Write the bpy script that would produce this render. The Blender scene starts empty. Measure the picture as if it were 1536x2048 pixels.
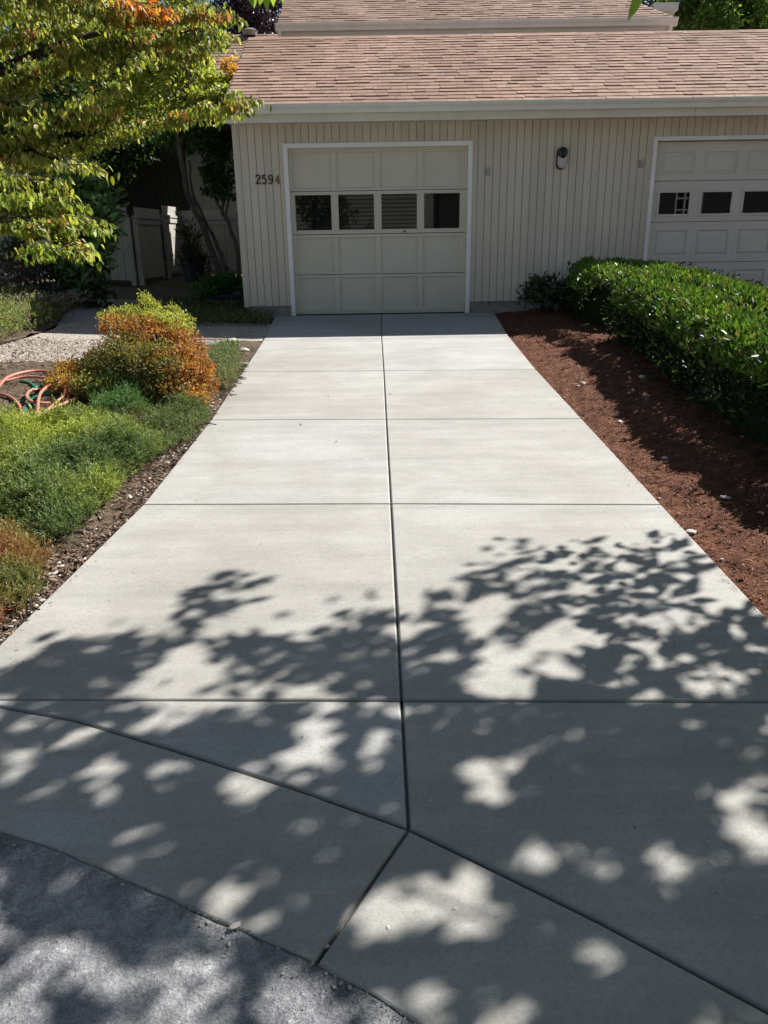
import bpy, bmesh, math, random
import numpy as np
from mathutils import Vector, Matrix, noise as mnoise
random.seed(7); RNG = np.random.default_rng(11)
scene = bpy.context.scene
COL = scene.collection
rad = math.radians

# ------------------------------------------------------------------ camera and picture -> world helpers
PITCH, ROLL, FPX, CAMH = rad(19.5), rad(0.9), 1538.0, 1.55
R0 = Vector((1, 0, 0)); FH = Vector((0, 1, 0)); UP = Vector((0, 0, 1))
Fv = FH*math.cos(PITCH) - UP*math.sin(PITCH)
U0 = FH*math.sin(PITCH) + UP*math.cos(PITCH)
Rv = R0*math.cos(ROLL) - U0*math.sin(ROLL)
Uv = U0*math.cos(ROLL) + R0*math.sin(ROLL)
CAM = Vector((0, 0, CAMH))
def ray(px, py): return Fv + Rv*((px-768)/FPX) - Uv*((py-1024)/FPX)
def at(px, py, Y):
    d = ray(px, py); return CAM + d*(Y/d.y)
def gz(x, y):
    """terrain height: rises 5 % towards the house, a little more on the left"""
    yy = min(max(y, -4), 22)
    return 0.05*yy + 0.04*min(max(0, -1.6-x), 4.0)*min(max((yy-3.0)/5.0, 0), 1)
def gp(px, py, dz=0):
    d = ray(px, py); t = 0; z = 0.3
    for _ in range(40):
        t = (z-CAMH)/d.z if d.z < -1e-4 else 40
        p = CAM + d*t; z = 0.5*z + 0.5*(gz(p.x, p.y)+dz)
    return Vector((p.x, p.y, z))
def proj_np(W):
    W = np.asarray(W, float) - np.array(CAM)
    z = W@np.array(Fv); return 768+FPX*(W@np.array(Rv))/z, 1024-FPX*(W@np.array(Uv))/z, z

SUN = Vector((2.6, 1.40, 2.70)).normalized()

# ------------------------------------------------------------------ materials
def newmat(name):
    m = bpy.data.materials.new(name); m.use_nodes = True
    nt = m.node_tree; nt.nodes.clear()
    out = nt.nodes.new('ShaderNodeOutputMaterial')
    return m, nt, out
class G:
    def __init__(s, name):
        s.m, s.nt, s.out = newmat(name)
        s.tc = s.n('ShaderNodeTexCoord')
    def n(s, t, **k):
        nd = s.nt.nodes.new(t)
        for a, b in k.items(): setattr(nd, a, b)
        return nd
    def l(s, a, b): s.nt.links.new(a, b)
    def mapping(s, scale=(1,1,1), src='Object', rot=(0,0,0)):
        mp = s.n('ShaderNodeMapping'); mp.inputs['Scale'].default_value = scale; mp.inputs['Rotation'].default_value = rot
        s.l(s.tc.outputs[src], mp.inputs['Vector']); return mp.outputs[0]
    def noise(s, scale, detail=4, rough=.55, vec=None, dist=0):
        nd = s.n('ShaderNodeTexNoise'); nd.inputs['Scale'].default_value = scale
        nd.inputs['Detail'].default_value = detail; nd.inputs['Roughness'].default_value = rough; nd.inputs['Distortion'].default_value = dist
        s.l(vec if vec else s.tc.outputs['Object'], nd.inputs['Vector']); return nd.outputs['Fac']
    def vor(s, scale, vec=None, feature='F1'):
        nd = s.n('ShaderNodeTexVoronoi'); nd.feature = feature; nd.inputs['Scale'].default_value = scale
        s.l(vec if vec else s.tc.outputs['Object'], nd.inputs['Vector']); return nd
    def ramp(s, fac, stops):
        nd = s.n('ShaderNodeValToRGB'); cr = nd.color_ramp
        while len(cr.elements) < len(stops): cr.elements.new(0.5)
        for e, (p, c) in zip(cr.elements, stops):
            e.position = p; e.color = (c, c, c, 1) if isinstance(c, (int, float)) else (*c, 1)
        s.l(fac, nd.inputs[0]); return nd.outputs[0]
    def mix(s, a, b, fac, mode='MIX'):
        nd = s.n('ShaderNodeMix', data_type='RGBA', blend_type=mode)
        for v, i in ((fac, 0), (a, 6), (b, 7)):
            if hasattr(v, 'is_output'): s.l(v, nd.inputs[i])
            elif i == 0: nd.inputs[0].default_value = v
            else: nd.inputs[i].default_value = (*v, 1)
        return nd.outputs[2]
    def math(s, op, a, b=0, clamp=False):
        nd = s.n('ShaderNodeMath', operation=op, use_clamp=clamp)
        for i, v in enumerate((a, b)):
            if hasattr(v, 'is_output'): s.l(v, nd.inputs[i])
            else: nd.inputs[i].default_value = v
        return nd.outputs[0]
    def rand(s): return s.n('ShaderNodeNewGeometry').outputs['Random Per Island']
    def attr(s, name='col'):
        return s.n('ShaderNodeAttribute', attribute_name=name).outputs['Color']
    def bump(s, h, strength=.3, dist=.01, normal=None):
        nd = s.n('ShaderNodeBump'); nd.inputs['Strength'].default_value = strength; nd.inputs['Distance'].default_value = dist
        s.l(h, nd.inputs['Height'])
        if normal: s.l(normal, nd.inputs['Normal'])
        return nd.outputs[0]
    def pbr(s, color, rough=.7, metal=0, normal=None, spec=.5, link=True, coat=0):
        p = s.n('ShaderNodeBsdfPrincipled')
        if hasattr(color, 'is_output'): s.l(color, p.inputs['Base Color'])
        else: p.inputs['Base Color'].default_value = (*color, 1)
        if hasattr(rough, 'is_output'): s.l(rough, p.inputs['Roughness'])
        else: p.inputs['Roughness'].default_value = rough
        p.inputs['Metallic'].default_value = metal; p.inputs['Specular IOR Level'].default_value = spec
        p.inputs['Coat Weight'].default_value = coat
        if normal: s.l(normal, p.inputs['Normal'])
        if link: s.l(p.outputs[0], s.out.inputs['Surface'])
        return p.outputs[0]

def m_concrete():
    g = G('broom_concrete')
    streak = g.noise(1.0, 6, .65, g.mapping((.8, 6.5, 1)), .3)
    cloud = g.noise(.7, 4, .55); mid = g.noise(5, 7, .75)
    base = g.ramp(cloud, [(.3, (.325, .315, .295)), (.7, (.42, .415, .40))])
    base = g.mix(base, g.ramp(streak, [(.3, .70), (.62, 1.05)]), .55, 'MULTIPLY')
    base = g.mix(base, g.ramp(mid, [(.3, .80), (.7, 1.05)]), .6, 'MULTIPLY')
    r = g.rand(); base = g.mix(base, g.ramp(r, [(0, (.92, .905, .87)), (1, (1.0, 1.0, 1.0))]), .9, 'MULTIPLY')
    fine = g.noise(230, 3, .75); base = g.mix(base, g.ramp(fine, [(.28, .72), (.62, 1.04)]), .7, 'MULTIPLY')
    sand = g.noise(75, 5, .8); base = g.mix(base, g.ramp(sand, [(.34, .74), (.5, 1.0), (.68, 1.08)]), .75, 'MULTIPLY')
    pits = g.vor(19); pm = g.ramp(pits.outputs['Distance'], [(.025, .35), (.05, 1.0)])
    base = g.mix(base, pm, g.ramp(g.noise(3), [(.45, 0), (.6, .7)]), 'MULTIPLY')
    scuff = g.noise(1, 4, .7, g.mapping((2.2, 55, 1)), .2); base = g.mix(base, (.50, .495, .48), g.ramp(scuff, [(.66, 0), (.78, .5)]))
    stain = g.noise(1.7, 7, .72, g.mapping((1, 1.7, 1)), .8); base = g.mix(base, (.25, .235, .20), g.ramp(stain, [(.48, 0), (.72, .6)]))
    broom = g.noise(1.0, 3, .6, g.mapping((5, 330, 5)))
    n = g.bump(broom, .25, .003); n = g.bump(fine, .35, .002, n); n = g.bump(mid, .14, .01, n)
    g.pbr(base, g.ramp(stain, [(.4, .82), (.7, .62)]), normal=n, spec=.35); return g.m
def m_joint():
    g = G('joint_grit'); g.pbr(g.ramp(g.noise(60), [(.3, (.10, .095, .085)), (.7, (.2, .19, .17))]), .95); return g.m
def m_asphalt():
    g = G('dusty_asphalt')
    cloud = g.noise(2.2, 8, .7, None, .4); fine = g.noise(150, 4, .75); mid = g.noise(28, 6, .75)
    base = g.ramp(cloud, [(.36, (.17, .172, .19)), (.5, (.31, .312, .33)), (.64, (.47, .468, .475))])
    base = g.mix(base, g.ramp(fine, [(.3, .45), (.66, 1.2)]), .85, 'MULTIPLY')
    base = g.mix(base, g.ramp(mid, [(.35, .6), (.6, 1.1)]), .7, 'MULTIPLY')
    base = g.mix(base, (.66, .65, .62), g.ramp(g.noise(18, 10, .88), [(.53, 0), (.64, .8)]))
    n = g.bump(fine, .9, .006); n = g.bump(mid, .9, .016, n)
    g.pbr(base, .92, normal=n, spec=.25); return g.m
def m_aggregate():
    g = G('exposed_aggregate')
    v = g.vor(62); col = g.n('ShaderNodeSeparateColor'); g.l(v.outputs['Color'], col.inputs[0])
    peb = g.ramp(col.outputs[0], [(0, (.22, .18, .145)), (.3, (.42, .37, .31)), (.65, (.56, .505, .44)), (1, (.70, .66, .60))])
    base = g.mix(peb, (.2, .17, .14), g.ramp(v.outputs['Distance'], [(.35, 0), (.62, .9)]))
    base = g.mix(base, g.ramp(g.noise(2.5, 5), [(.3, .8), (.7, 1.05)]), .8, 'MULTIPLY')
    n = g.bump(g.ramp(v.outputs['Distance'], [(0, 1.0), (.65, 0)]), .9, .008)
    g.pbr(base, .8, normal=n, spec=.3); return g.m
def m_soil(name, a, b, c, sc=1):
    g = G(name)
    base = g.ramp(g.noise(9*sc, 8, .75), [(.3, a), (.5, b), (.72, c)])
    base = g.mix(base, g.ramp(g.noise(120, 4, .7, g.mapping((1, 2.2, 1))), [(.3, .5), (.7, 1.4)]), .8, 'MULTIPLY')
    n = g.bump(g.noise(60, 6, .8), 1.0, .02); g.pbr(base, .95, normal=n, spec=.2); return g.m
def m_paint(name, c, rough=.6, var=.08, scale=3, bumps=.08):
    g = G(name)
    base = g.mix(c, g.ramp(g.noise(scale, 6, .65), [(.3, 1-var*1.6), (.7, 1+var*.4)]), 1, 'MULTIPLY')
    st = g.noise(1, 5, .7, g.mapping((9, 9, .7))); base = g.mix(base, g.ramp(st, [(.35, 1-var), (.6, 1.0)]), .7, 'MULTIPLY')
    n = g.bump(g.noise(1, 4, .6, g.mapping((160, 160, 14))), bumps, .004)
    g.pbr(base, rough, normal=n, spec=.4); return g.m
def m_siding():
    g = G('stained_vertical_siding')
    r = g.rand(); base = g.mix((.64, .58, .495), g.ramp(r, [(0, .93), (1, 1.03)]), 1, 'MULTIPLY')
    grain = g.noise(1, 5, .7, g.mapping((90, 90, 3.2))); base = g.mix(base, g.ramp(grain, [(.3, .9), (.7, 1.04)]), .8, 'MULTIPLY')
    base = g.mix(base, g.ramp(g.noise(1.3, 5, .6), [(.3, .9), (.7, 1.04)]), .8, 'MULTIPLY')
    spot = g.noise(7, 3, .4); base = g.mix(base, (.30, .27, .24), g.ramp(spot, [(.74, 0), (.8, .35)]))
    nail = g.vor(1.0, g.mapping((9.84, 1, 2.2))); base = g.mix(base, (.22, .2, .17), g.ramp(nail.outputs['Distance'], [(.03, .5), (.05, 0)]))
    n = g.bump(grain, .25, .004); g.pbr(base, .8, normal=n, spec=.25); return g.m
def m_shingle(name='asphalt_shingle', tint=(1,1,1)):
    g = G(name)
    r = g.rand()
    base = g.ramp(r, [(0, (.25, .163, .125)), (.3, (.28, .185, .142)), (.6, (.31, .205, .157)), (.85, (.34, .235, .18)), (1, (.28, .19, .155))])
    base = g.mix(base, g.ramp(g.noise(300, 3, .7), [(.3, .65), (.7, 1.3)]), .8, 'MULTIPLY')
    base = g.mix(base, g.ramp(g.noise(.6, 5, .6), [(.3, .85), (.7, 1.1)]), .9, 'MULTIPLY')
    base = g.mix(base, g.ramp(g.noise(2.5, 5, .7, g.mapping((1, .25, .25))), [(.32, .8), (.6, 1.05)]), .8, 'MULTIPLY')
    base = g.mix(base, tint, 1, 'MULTIPLY'); base = g.mix(base, (1.02, .99, .97), 1, 'MULTIPLY')
    n = g.bump(g.noise(220, 3, .7), .5, .004); g.pbr(base, .92, normal=n, spec=.2); return g.m
def m_leaf(name, rough=.42, trans=.35, spec=.5, var=.3):
    g = G(name)
    c = g.attr('col')
    c = g.mix(c, g.ramp(g.rand(), [(0, 1-var), (1, 1+var)]), 1, 'MULTIPLY')
    p = g.pbr(c, rough, link=False, spec=spec)
    t = g.n('ShaderNodeBsdfTranslucent'); g.l(g.mix(c, (1.6, 1.55, .85), 1, 'MULTIPLY'), t.inputs[0])
    mx = g.n('ShaderNodeMixShader'); mx.inputs[0].default_value = trans
    g.l(p, mx.inputs[1]); g.l(t.outputs[0], mx.inputs[2]); g.l(mx.outputs[0], g.out.inputs['Surface']); return g.m
def m_bark(name, a, b):
    g = G(name); nz = g.noise(1, 6, .7, g.mapping((30, 30, 6)))
    g.pbr(g.ramp(nz, [(.3, a), (.7, b)]), .9, normal=g.bump(nz, .8, .02), spec=.2); return g.m
def m_simple(name, c, rough=.5, metal=0, spec=.5, var=.1):
    g = G(name); base = g.mix(c, g.ramp(g.noise(40, 4), [(.3, 1-var), (.7, 1+var)]), 1, 'MULTIPLY')
    g.pbr(base, rough, metal, spec=spec); return g.m
def m_stone(name, a, b):
    g = G(name); base = g.ramp(g.rand(), [(0, a), (1, b)])
    base = g.mix(base, g.ramp(g.noise(40, 5), [(.3, .75), (.7, 1.1)]), 1, 'MULTIPLY')
    g.pbr(base, .85, normal=g.bump(g.noise(50, 5), .4, .01), spec=.3); return g.m
def m_foundation():
    g = G('foundation_concrete'); base = g.ramp(g.noise(6, 7, .75), [(.3, (.16, .155, .145)), (.7, (.36, .35, .335))])
    base = g.mix(base, (.06, .055, .05), g.ramp(g.noise(9, 4, .6, g.mapping((1, 1, .4))), [(.6, 0), (.7, .8)]))
    g.pbr(base, .9, normal=g.bump(g.noise(30, 6), .5, .01)); return g.m

M = dict(
    concrete=m_concrete(), joint=m_joint(), asphalt=m_asphalt(), aggregate=m_aggregate(),
    soil=m_soil('garden_soil', (.05, .036, .024), (.12, .088, .06), (.22, .17, .12)),
    mulch=m_soil('bark_mulch', (.045, .018, .011), (.14, .055, .03), (.25, .115, .062), 1.4),
    chip=m_stone('mulch_chip', (.05, .019, .012), (.30, .14, .08)),
    needle=m_stone('dry_needles', (.07, .04, .028), (.27, .19, .14)),
    siding=m_siding(), trim=m_paint('white_trim_paint', (.86, .86, .85), .5, .06),
    beige=m_paint('beige_trim_paint', (.72, .69, .62), .5, .07), door=m_paint('beige_door_paint', (.63, .60, .51), .5, .05, 2, .04),
    door2=m_paint('grey_door_paint', (.62, .60, .545), .5, .04, 2, .04),
    gutter=m_paint('painted_gutter_metal', (.78, .765, .71), .38, .07, 4, .02),
    foundation=m_foundation(), shingle=m_shingle(), shingle_far=m_shingle('asphalt_shingle_far', (.95, 1.0, 1.02)),
    glass=m_simple('dark_window_glass', (.006, .007, .008), .02, 0, .55, 0), rubber=m_simple('black_rubber', (.02, .02, .02), .6),  # panes are opaque black in place of a dark interior
    bronze=m_simple('bronze_numeral', (.055, .038, .022), .45, .6), brass=m_simple('tarnished_brass', (.24, .18, .07), .4, .7),
    black=m_simple('black_enamel', (.012, .012, .013), .25), steel=m_simple('galvanised_steel', (.32, .30, .27), .5, .6),
    darkwall=m_paint('dark_brown_siding', (.045, .038, .03), .8, .15), paleboard=m_paint('pale_fence_paint', (.34, .325, .29), .65, .12),
    fencewood=m_paint('fence_stain', (.40, .36, .30), .8, .15), neighbour=m_paint('cream_lap_siding', (.30, .28, .25), .7, .06),
    bark=m_bark('grey_bark', (.05, .042, .035), (.17, .15, .125)), barkdark=m_bark('dark_bark', (.018, .014, .011), (.06, .048, .038)),
    leaf=m_leaf('soft_leaf', .5, .45, .4), leafgloss=m_leaf('glossy_leaf', .42, .2, .32, .45), needleleaf=m_leaf('juniper_foliage', .6, .3, .3, .35),
    stone=m_stone('pale_stone', (.24, .21, .18), (.52, .48, .43)), greystone=m_stone('grey_stone', (.16, .15, .14), (.38, .36, .33)),
    hosered=m_simple('coral_rubber', (.42, .155, .105), .5), hosegreen=m_simple('green_vinyl', (.012, .22, .125), .35),
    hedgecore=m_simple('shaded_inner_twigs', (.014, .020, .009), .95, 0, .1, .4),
    pot=m_simple('dark_plastic', (.018, .022, .026), .45), reddebris=m_simple('red_leaf', (.25, .03, .02), .6),
)
def m_lens():
    g = G('ribbed_frosted_glass')
    w = g.n('ShaderNodeTexWave'); w.inputs['Scale'].default_value = 22; w.bands_direction = 'X'; g.l(g.tc.outputs['Object'], w.inputs['Vector'])
    base = g.ramp(w.outputs['Fac'], [(0, (.22, .23, .25)), (1, (.68, .70, .73))])
    g.pbr(base, .15, normal=g.bump(w.outputs['Fac'], .8, .004), spec=.7, coat=.5); return g.m
M['lens'] = m_lens()

# ------------------------------------------------------------------ mesh helpers
class MB:
    def __init__(s): s.v = []; s.f = []; s.mi = []; s.smooth = False
    def add(s, vs, fs, mi=0):
        o = len(s.v); s.v += [tuple(v) for v in vs]; s.f += [tuple(i+o for i in f) for f in fs]; s.mi += [mi]*len(fs); return s
    def box(s, x0, x1, y0, y1, z0, z1, mi=0):
        return s.add([(x0,y0,z0),(x1,y0,z0),(x1,y1,z0),(x0,y1,z0),(x0,y0,z1),(x1,y0,z1),(x1,y1,z1),(x0,y1,z1)],
                     [(0,3,2,1),(4,5,6,7),(0,1,5,4),(1,2,6,5),(2,3,7,6),(3,0,4,7)], mi)
    def bar(s, a, b, w, h, up=Vector((0,0,1)), mi=0):
        a, b = Vector(a), Vector(b); d = (b-a).normalized(); sx = d.cross(up).normalized()*w/2; uu = sx.cross(d).normalized()*h/2
        vs = [p+i*sx+j*uu for p in (a, b) for i, j in ((-1,-1),(1,-1),(1,1),(-1,1))]
        return s.add(vs, [(0,1,2,3),(7,6,5,4),(0,4,5,1),(1,5,6,2),(2,6,7,3),(3,7,4,0)], mi)
    def extrude_x(s, prof, x0, x1, mi=0):
        n = len(prof); vs = [(x0, y, z) for y, z in prof]+[(x1, y, z) for y, z in prof]
        fs = [(i, (i+1) % n, n+(i+1) % n, n+i) for i in range(n)]+[tuple(range(n-1, -1, -1)), tuple(range(n, 2*n))]
        return s.add(vs, fs, mi)
    def tube(s, pts, rads, seg=8, mi=0):
        pts = [Vector(p) for p in pts]; n = len(pts); ref = Vector((.13, .2, 1)).normalized()
        o = len(s.v)
        for i, p in enumerate(pts):
            d = (pts[min(i+1, n-1)]-pts[max(i-1, 0)]).normalized()
            a = d.cross(ref)
            if a.length < .05: a = d.cross(Vector((1, 0, 0)))
            a.normalize(); b = d.cross(a); r = rads[i] if hasattr(rads, '__len__') else rads
            for k in range(seg):
                t = 2*math.pi*k/seg; s.v.append(tuple(p+a*(r*math.cos(t))+b*(r*math.sin(t))))
        for i in range(n-1):
            for k in range(seg):
                s.f.append((o+i*seg+k, o+i*seg+(k+1) % seg, o+(i+1)*seg+(k+1) % seg, o+(i+1)*seg+k)); s.mi.append(mi)
        s.f.append(tuple(o+k for k in range(seg-1, -1, -1))); s.mi.append(mi)
        s.f.append(tuple(o+(n-1)*seg+k for k in range(seg))); s.mi.append(mi)
        return s
    def build(s, name, mats, parent=None, smooth=False, loc=None):
        me = bpy.data.meshes.new(name); 
        vs = s.v
        if loc is not None: vs = [(a-loc[0], b-loc[1], c-loc[2]) for a, b, c in vs]
        me.from_pydata(vs, [], s.f); me.update()
        for m in (mats if isinstance(mats, (list, tuple)) else [mats]): me.materials.append(m)
        me.polygons.foreach_set('material_index', s.mi)
        if smooth: me.polygons.foreach_set('use_smooth', [True]*len(s.f))
        o = bpy.data.objects.new(name, me); COL.objects.link(o)
        if loc is not None: o.location = loc
        if parent:
            o.parent = parent
            if loc is None: o.matrix_parent_inverse = Matrix.Translation(parent.location).inverted()
        return o
def tag(o, label=None, cat=None, group=None, kind=None):
    for k, v in (('label', label), ('category', cat), ('group', group), ('kind', kind)):
        if v: o[k] = v
    return o
def empty(name, loc, label, cat, group=None):
    o = bpy.data.objects.new(name, None); COL.objects.link(o); o.location = loc; o.empty_display_size = .1
    return tag(o, label, cat, group)
def bevel(o, w=.004, seg=1):
    b = o.modifiers.new('bevel', 'BEVEL'); b.width = w; b.segments = seg; b.limit_method = 'ANGLE'; b.angle_limit = rad(40); return o

# --------------------------------------------------- leaves: one mesh of many small folded blades
HI = np.array([(0,0),(.16,.30),(.40,.5),(.70,.36),(1,0),(.70,-.36),(.40,-.5),(.16,-.30),(.48,0)])
HIF = [(0,1,8),(1,2,8),(2,3,8),(3,4,8),(4,5,8),(5,6,8),(6,7,8),(7,0,8)]
LO = np.array([(0,0),(.45,.5),(1,0),(.45,-.5)]); LOF = [(0,1,2),(0,2,3)]
def unit(a): return a/np.maximum(np.linalg.norm(a, axis=-1, keepdims=True), 1e-9)
def leaves(name, P, D, N, L, W, C, mat, parent=None, hi=False, fold=.18, droop=.25):
    P = np.asarray(P, float); n = len(P)
    D = unit(np.asarray(D, float)); N = np.asarray(N, float)
    S = unit(np.cross(D, N)); N = np.cross(S, D)
    L = np.broadcast_to(np.asarray(L, float), (n,)); W = np.broadcast_to(np.asarray(W, float), (n,))
    T, F = (HI, HIF) if hi else (LO, LOF)
    k = len(T)
    u = T[:, 0][None, :, None]; v = T[:, 1][None, :, None]
    Ls = L[:, None, None]; Ws = W[:, None, None]
    X = P[:, None, :] + D[:, None, :]*u*Ls + S[:, None, :]*v*Ws + N[:, None, :]*(np.abs(v)*2*fold*Ws - droop*u*u*Ls)
    X = X.reshape(-1, 3).astype(np.float32)
    Fa = (np.array(F)[None] + (np.arange(n)*k)[:, None, None]).reshape(-1, 3)
    me = bpy.data.meshes.new(name)
    me.vertices.add(len(X)); me.vertices.foreach_set('co', X.ravel())
    nf = len(Fa); me.loops.add(nf*3); me.loops.foreach_set('vertex_index', Fa.ravel().astype(np.int32))
    me.polygons.add(nf); me.polygons.foreach_set('loop_start', np.arange(0, nf*3, 3, dtype=np.int32))
    me.update(calc_edges=True)
    ca = me.color_attributes.new('col', 'FLOAT_COLOR', 'POINT')
    cc = np.ones((n, k, 4), np.float32); cc[:, :, :3] = np.asarray(C)[:, None, :]; ca.data.foreach_set('color', cc.ravel())
    me.materials.append(mat)
    o = bpy.data.objects.new(name, me); COL.objects.link(o)
    if parent: o.parent = parent; o.matrix_parent_inverse = Matrix.Translation(parent.location).inverted()
    return o
def rdir(n, up=0., out=None, spread=1.):
    d = RNG.normal(size=(n, 3))*spread
    d[:, 2] += up
    if out is not None: d += out
    return unit(d)
def palette(n, cols, w=None):
    cols = np.array(cols); i = RNG.choice(len(cols), n, p=None if w is None else np.array(w)/sum(w))
    j = RNG.choice(len(cols), n, p=None if w is None else np.array(w)/sum(w)); t = RNG.random((n, 1))*.45
    return cols[i]*(1-t)+cols[j]*t
def blob(n, c, r, shell=.55):
    """points in an ellipsoid, biased to its skin, with outward normals"""
    d = unit(RNG.normal(size=(n, 3))); s = shell+(1-shell)*RNG.random((n, 1))**.6
    return np.array(c)+d*s*np.array(r), unit(d/np.array(r))
def blobs(defs):
    P = []; O = []
    for n, c, r in defs:
        p, o = blob(n, c, r); P.append(p); O.append(o)
    return np.concatenate(P), np.concatenate(O)
def above(P, O, m=0.01):
    k = np.array([p[2] > gz(p[0], p[1])+m for p in P]); return P[k], O[k]

# ------------------------------------------------------------------ ground, driveway, paths
def grid(name, x0, x1, y0, y1, step, zf, mat, inside=None, kind='structure'):
    nx = int((x1-x0)/step)+1; ny = int((y1-y0)/step)+1
    mb = MB(); idx = {}
    for j in range(ny):
        for i in range(nx):
            x = x0+(x1-x0)*i/(nx-1); y = y0+(y1-y0)*j/(ny-1)
            idx[i, j] = len(mb.v); mb.v.append((x, y, zf(x, y)))
    for j in range(ny-1):
        for i in range(nx-1):
            a = mb.v[idx[i, j]]; b = mb.v[idx[i+1, j+1]]
            if inside and not inside((a[0]+b[0])/2, (a[1]+b[1])/2): continue
            mb.f.append((idx[i, j], idx[i+1, j], idx[i+1, j+1], idx[i, j+1])); mb.mi.append(0)
    o = mb.build(name, mat, smooth=True); return tag(o, kind=kind)
mb = MB()
xs = [-160, -40, -12, -8, -5.6, -4.5, -3.5, -2.5, -1.6, 0, 2, 4, 8, 14, 40, 160]; ys = [-160, -40, -10, -4, -2, 0, 2, 3, 4, 5, 6, 7, 8, 10, 12, 15, 18, 22, 30, 60, 220]
for y in ys:
    for x in xs: mb.v.append((x, y, gz(x, y)-.075))
for j in range(len(ys)-1):
    for i in range(len(xs)-1):
        a = j*len(xs)+i; mb.f.append((a, a+1, a+1+len(xs), a+len(xs))); mb.mi.append(0)
tag(mb.build('ground', M['soil']), kind='structure')

def g2(px, py):
    d = ray(px, py); t = -CAMH/(d.z-.05*d.y); p = CAM+d*t; return (p.x, p.y)
XC = {'G': .01, 1: .003, 2: .018, 3: .027, 4: .038, 5: .048}
YJ = {1: 9.17, 2: 7.39, 3: 5.66, 4: 3.955, 5: 2.195}
Lf = {'G': (-1.50, 11.17), 1: (-1.385, 9.16), 2: (-1.345, 7.43), 3: (-1.30, 5.72), 4: (-1.325, 4.0), 5: (-1.50, 2.235)}
Rt = {'G': (1.60, 11.17), 1: (1.50, 9.22), 2: (1.468, 7.33), 3: (1.478, 5.59), 4: (1.486, 3.88), 5: (1.50, 2.15)}
Cn = {k: (XC[k], 11.17 if k == 'G' else YJ[k]) for k in XC}
N_ = g2(817, 1657); K_ = g2(627, 1930)
curveL = [g2(600, 1580), g2(350, 1500), g2(150, 1440), g2(0, 1413)]
bound = [(-3.3, 2.30), (-2.4, 2.10), (-1.7, 1.88)]+[g2(*p) for p in [(0, 1665), (130, 1708), (300, 1785), (470, 1860)]]
bound2 = [g2(740, 1992), g2(830, 2048), (.32, .93), (.62, .70), (1.1, .30), (1.7, -.25)]
diagR = [g2(1000, 1745), g2(1200, 1843), g2(1536, 2022), (1.25, .93), (2.6, .22)]
panels = []
for a, b in (('G', 1), (1, 2), (2, 3), (3, 4), (4, 5)):
    panels.append([Lf[b], Cn[b], Cn[a], Lf[a]]); panels.append([Cn[b], Rt[b], Rt[a], Cn[a]])
panels.append([Cn[5], Lf[5], curveL[3], curveL[2], curveL[1], curveL[0], N_])
panels.append([Cn[5], N_]+diagR+[(2.5, 1.6), (1.75, 1.95), Rt[5]])
panels.append([N_]+curveL+[(-1.6, 2.26), (-2.4, 2.5), (-3.3, 2.75)]+bound+[K_])
panels.append([N_, K_]+bound2+[(2.3, -.1)]+diagR[::-1])
def area(p): return sum(p[i][0]*p[(i+1) % len(p)][1]-p[(i+1) % len(p)][0]*p[i][1] for i in range(len(p)))/2
def inset(p, d):
    out = []; n = len(p)
    for i in range(n):
        a, b, c = Vector(p[i-1]), Vector(p[i]), Vector(p[(i+1) % n])
        e1 = (b-a).normalized(); e2 = (c-b).normalized(); n1 = Vector((-e1.y, e1.x)); n2 = Vector((-e2.y, e2.x))
        m = (n1+n2).normalized(); out.append(b+m*(d/max(.45, m.dot(n1))))
    return out
mb = MB()
for pi, p in enumerate(panels):
    if area(p) < 0: p = p[::-1]
    # gaps: wide along the centre and near the camera
    near = min(q[1] for q in p) < 3.0
    gp_ = .0045 if near else .004
    rings = [(gp_+.007, 0), (gp_+.003, -.0022), (gp_, -.007), (gp_, -.09)]
    base = len(mb.v); n = len(p)
    for d, dz in rings:
        for q in inset(p, d): mb.v.append((q.x, q.y, .05*q.y+dz))
    mb.f.append(tuple(range(base, base+n))); mb.mi.append(0)
    for r in range(len(rings)-1):
        for i in range(n):
            a = base+r*n+i; b = base+r*n+(i+1) % n
            mb.f.append((a, a+n, b+n, b)); mb.mi.append(0)
# grit at the bottom of the joints
for p in ([Lf[5], Rt[5], Rt[4], Rt[3], Rt[2], Rt[1], Rt['G'], Lf['G'], Lf[1], Lf[2], Lf[3], Lf[4]], [Lf[5]]+[(-3.2, 2.35), (-1.0, 1.75), (0, 1.25), (1.4, .3), (2.4, .4), (2.3, 1.6)]+[Rt[5]]):
    q = inset(p if area(p) > 0 else p[::-1], .02)
    mb.add([(v.x, v.y, .05*v.y-(.015 if p[0] == Lf[5] and len(p) > 10 else .016)) for v in q], [tuple(range(len(q)))], 1)
tag(mb.build('driveway', [M['concrete'], M['joint']]), kind='structure')

# street asphalt in front of the apron
bl = bound+[K_]+bound2
def bound_y(x):
    for a, b in zip(bl, bl[1:]):
        if a[0] <= x <= b[0]: return a[1]+(b[1]-a[1])*(x-a[0])/(b[0]-a[0])
    return 2.5 if x < bl[0][0] else bl[-1][1]-.35*(x-bl[-1][0])
def asph_z(x, y):
    e = max(0, bound_y(x)-y)
    z = .05*max(y, -4)-.011+.006*mnoise.noise(Vector((x*3, y*3, 0)))+.004*mnoise.noise(Vector((x*14, y*14, 3)))
    if e < .09: z += .0095*(1-e/.09)*(.8+.5*mnoise.noise(Vector((x*11, y*11, 5))))
    return z
mb = MB()
us = np.linspace(-3.2, 1.65, 230); vs_ = np.concatenate([np.linspace(0, .5, 34), np.linspace(.56, 2.6, 34)])
for x in us:
    for v in vs_:
        y = bound_y(x)+.002+.005*mnoise.noise(Vector((x*25, 0, 1)))*(v == 0)-v; mb.v.append((x, y, asph_z(x, y)))
nv = len(vs_)
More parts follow.
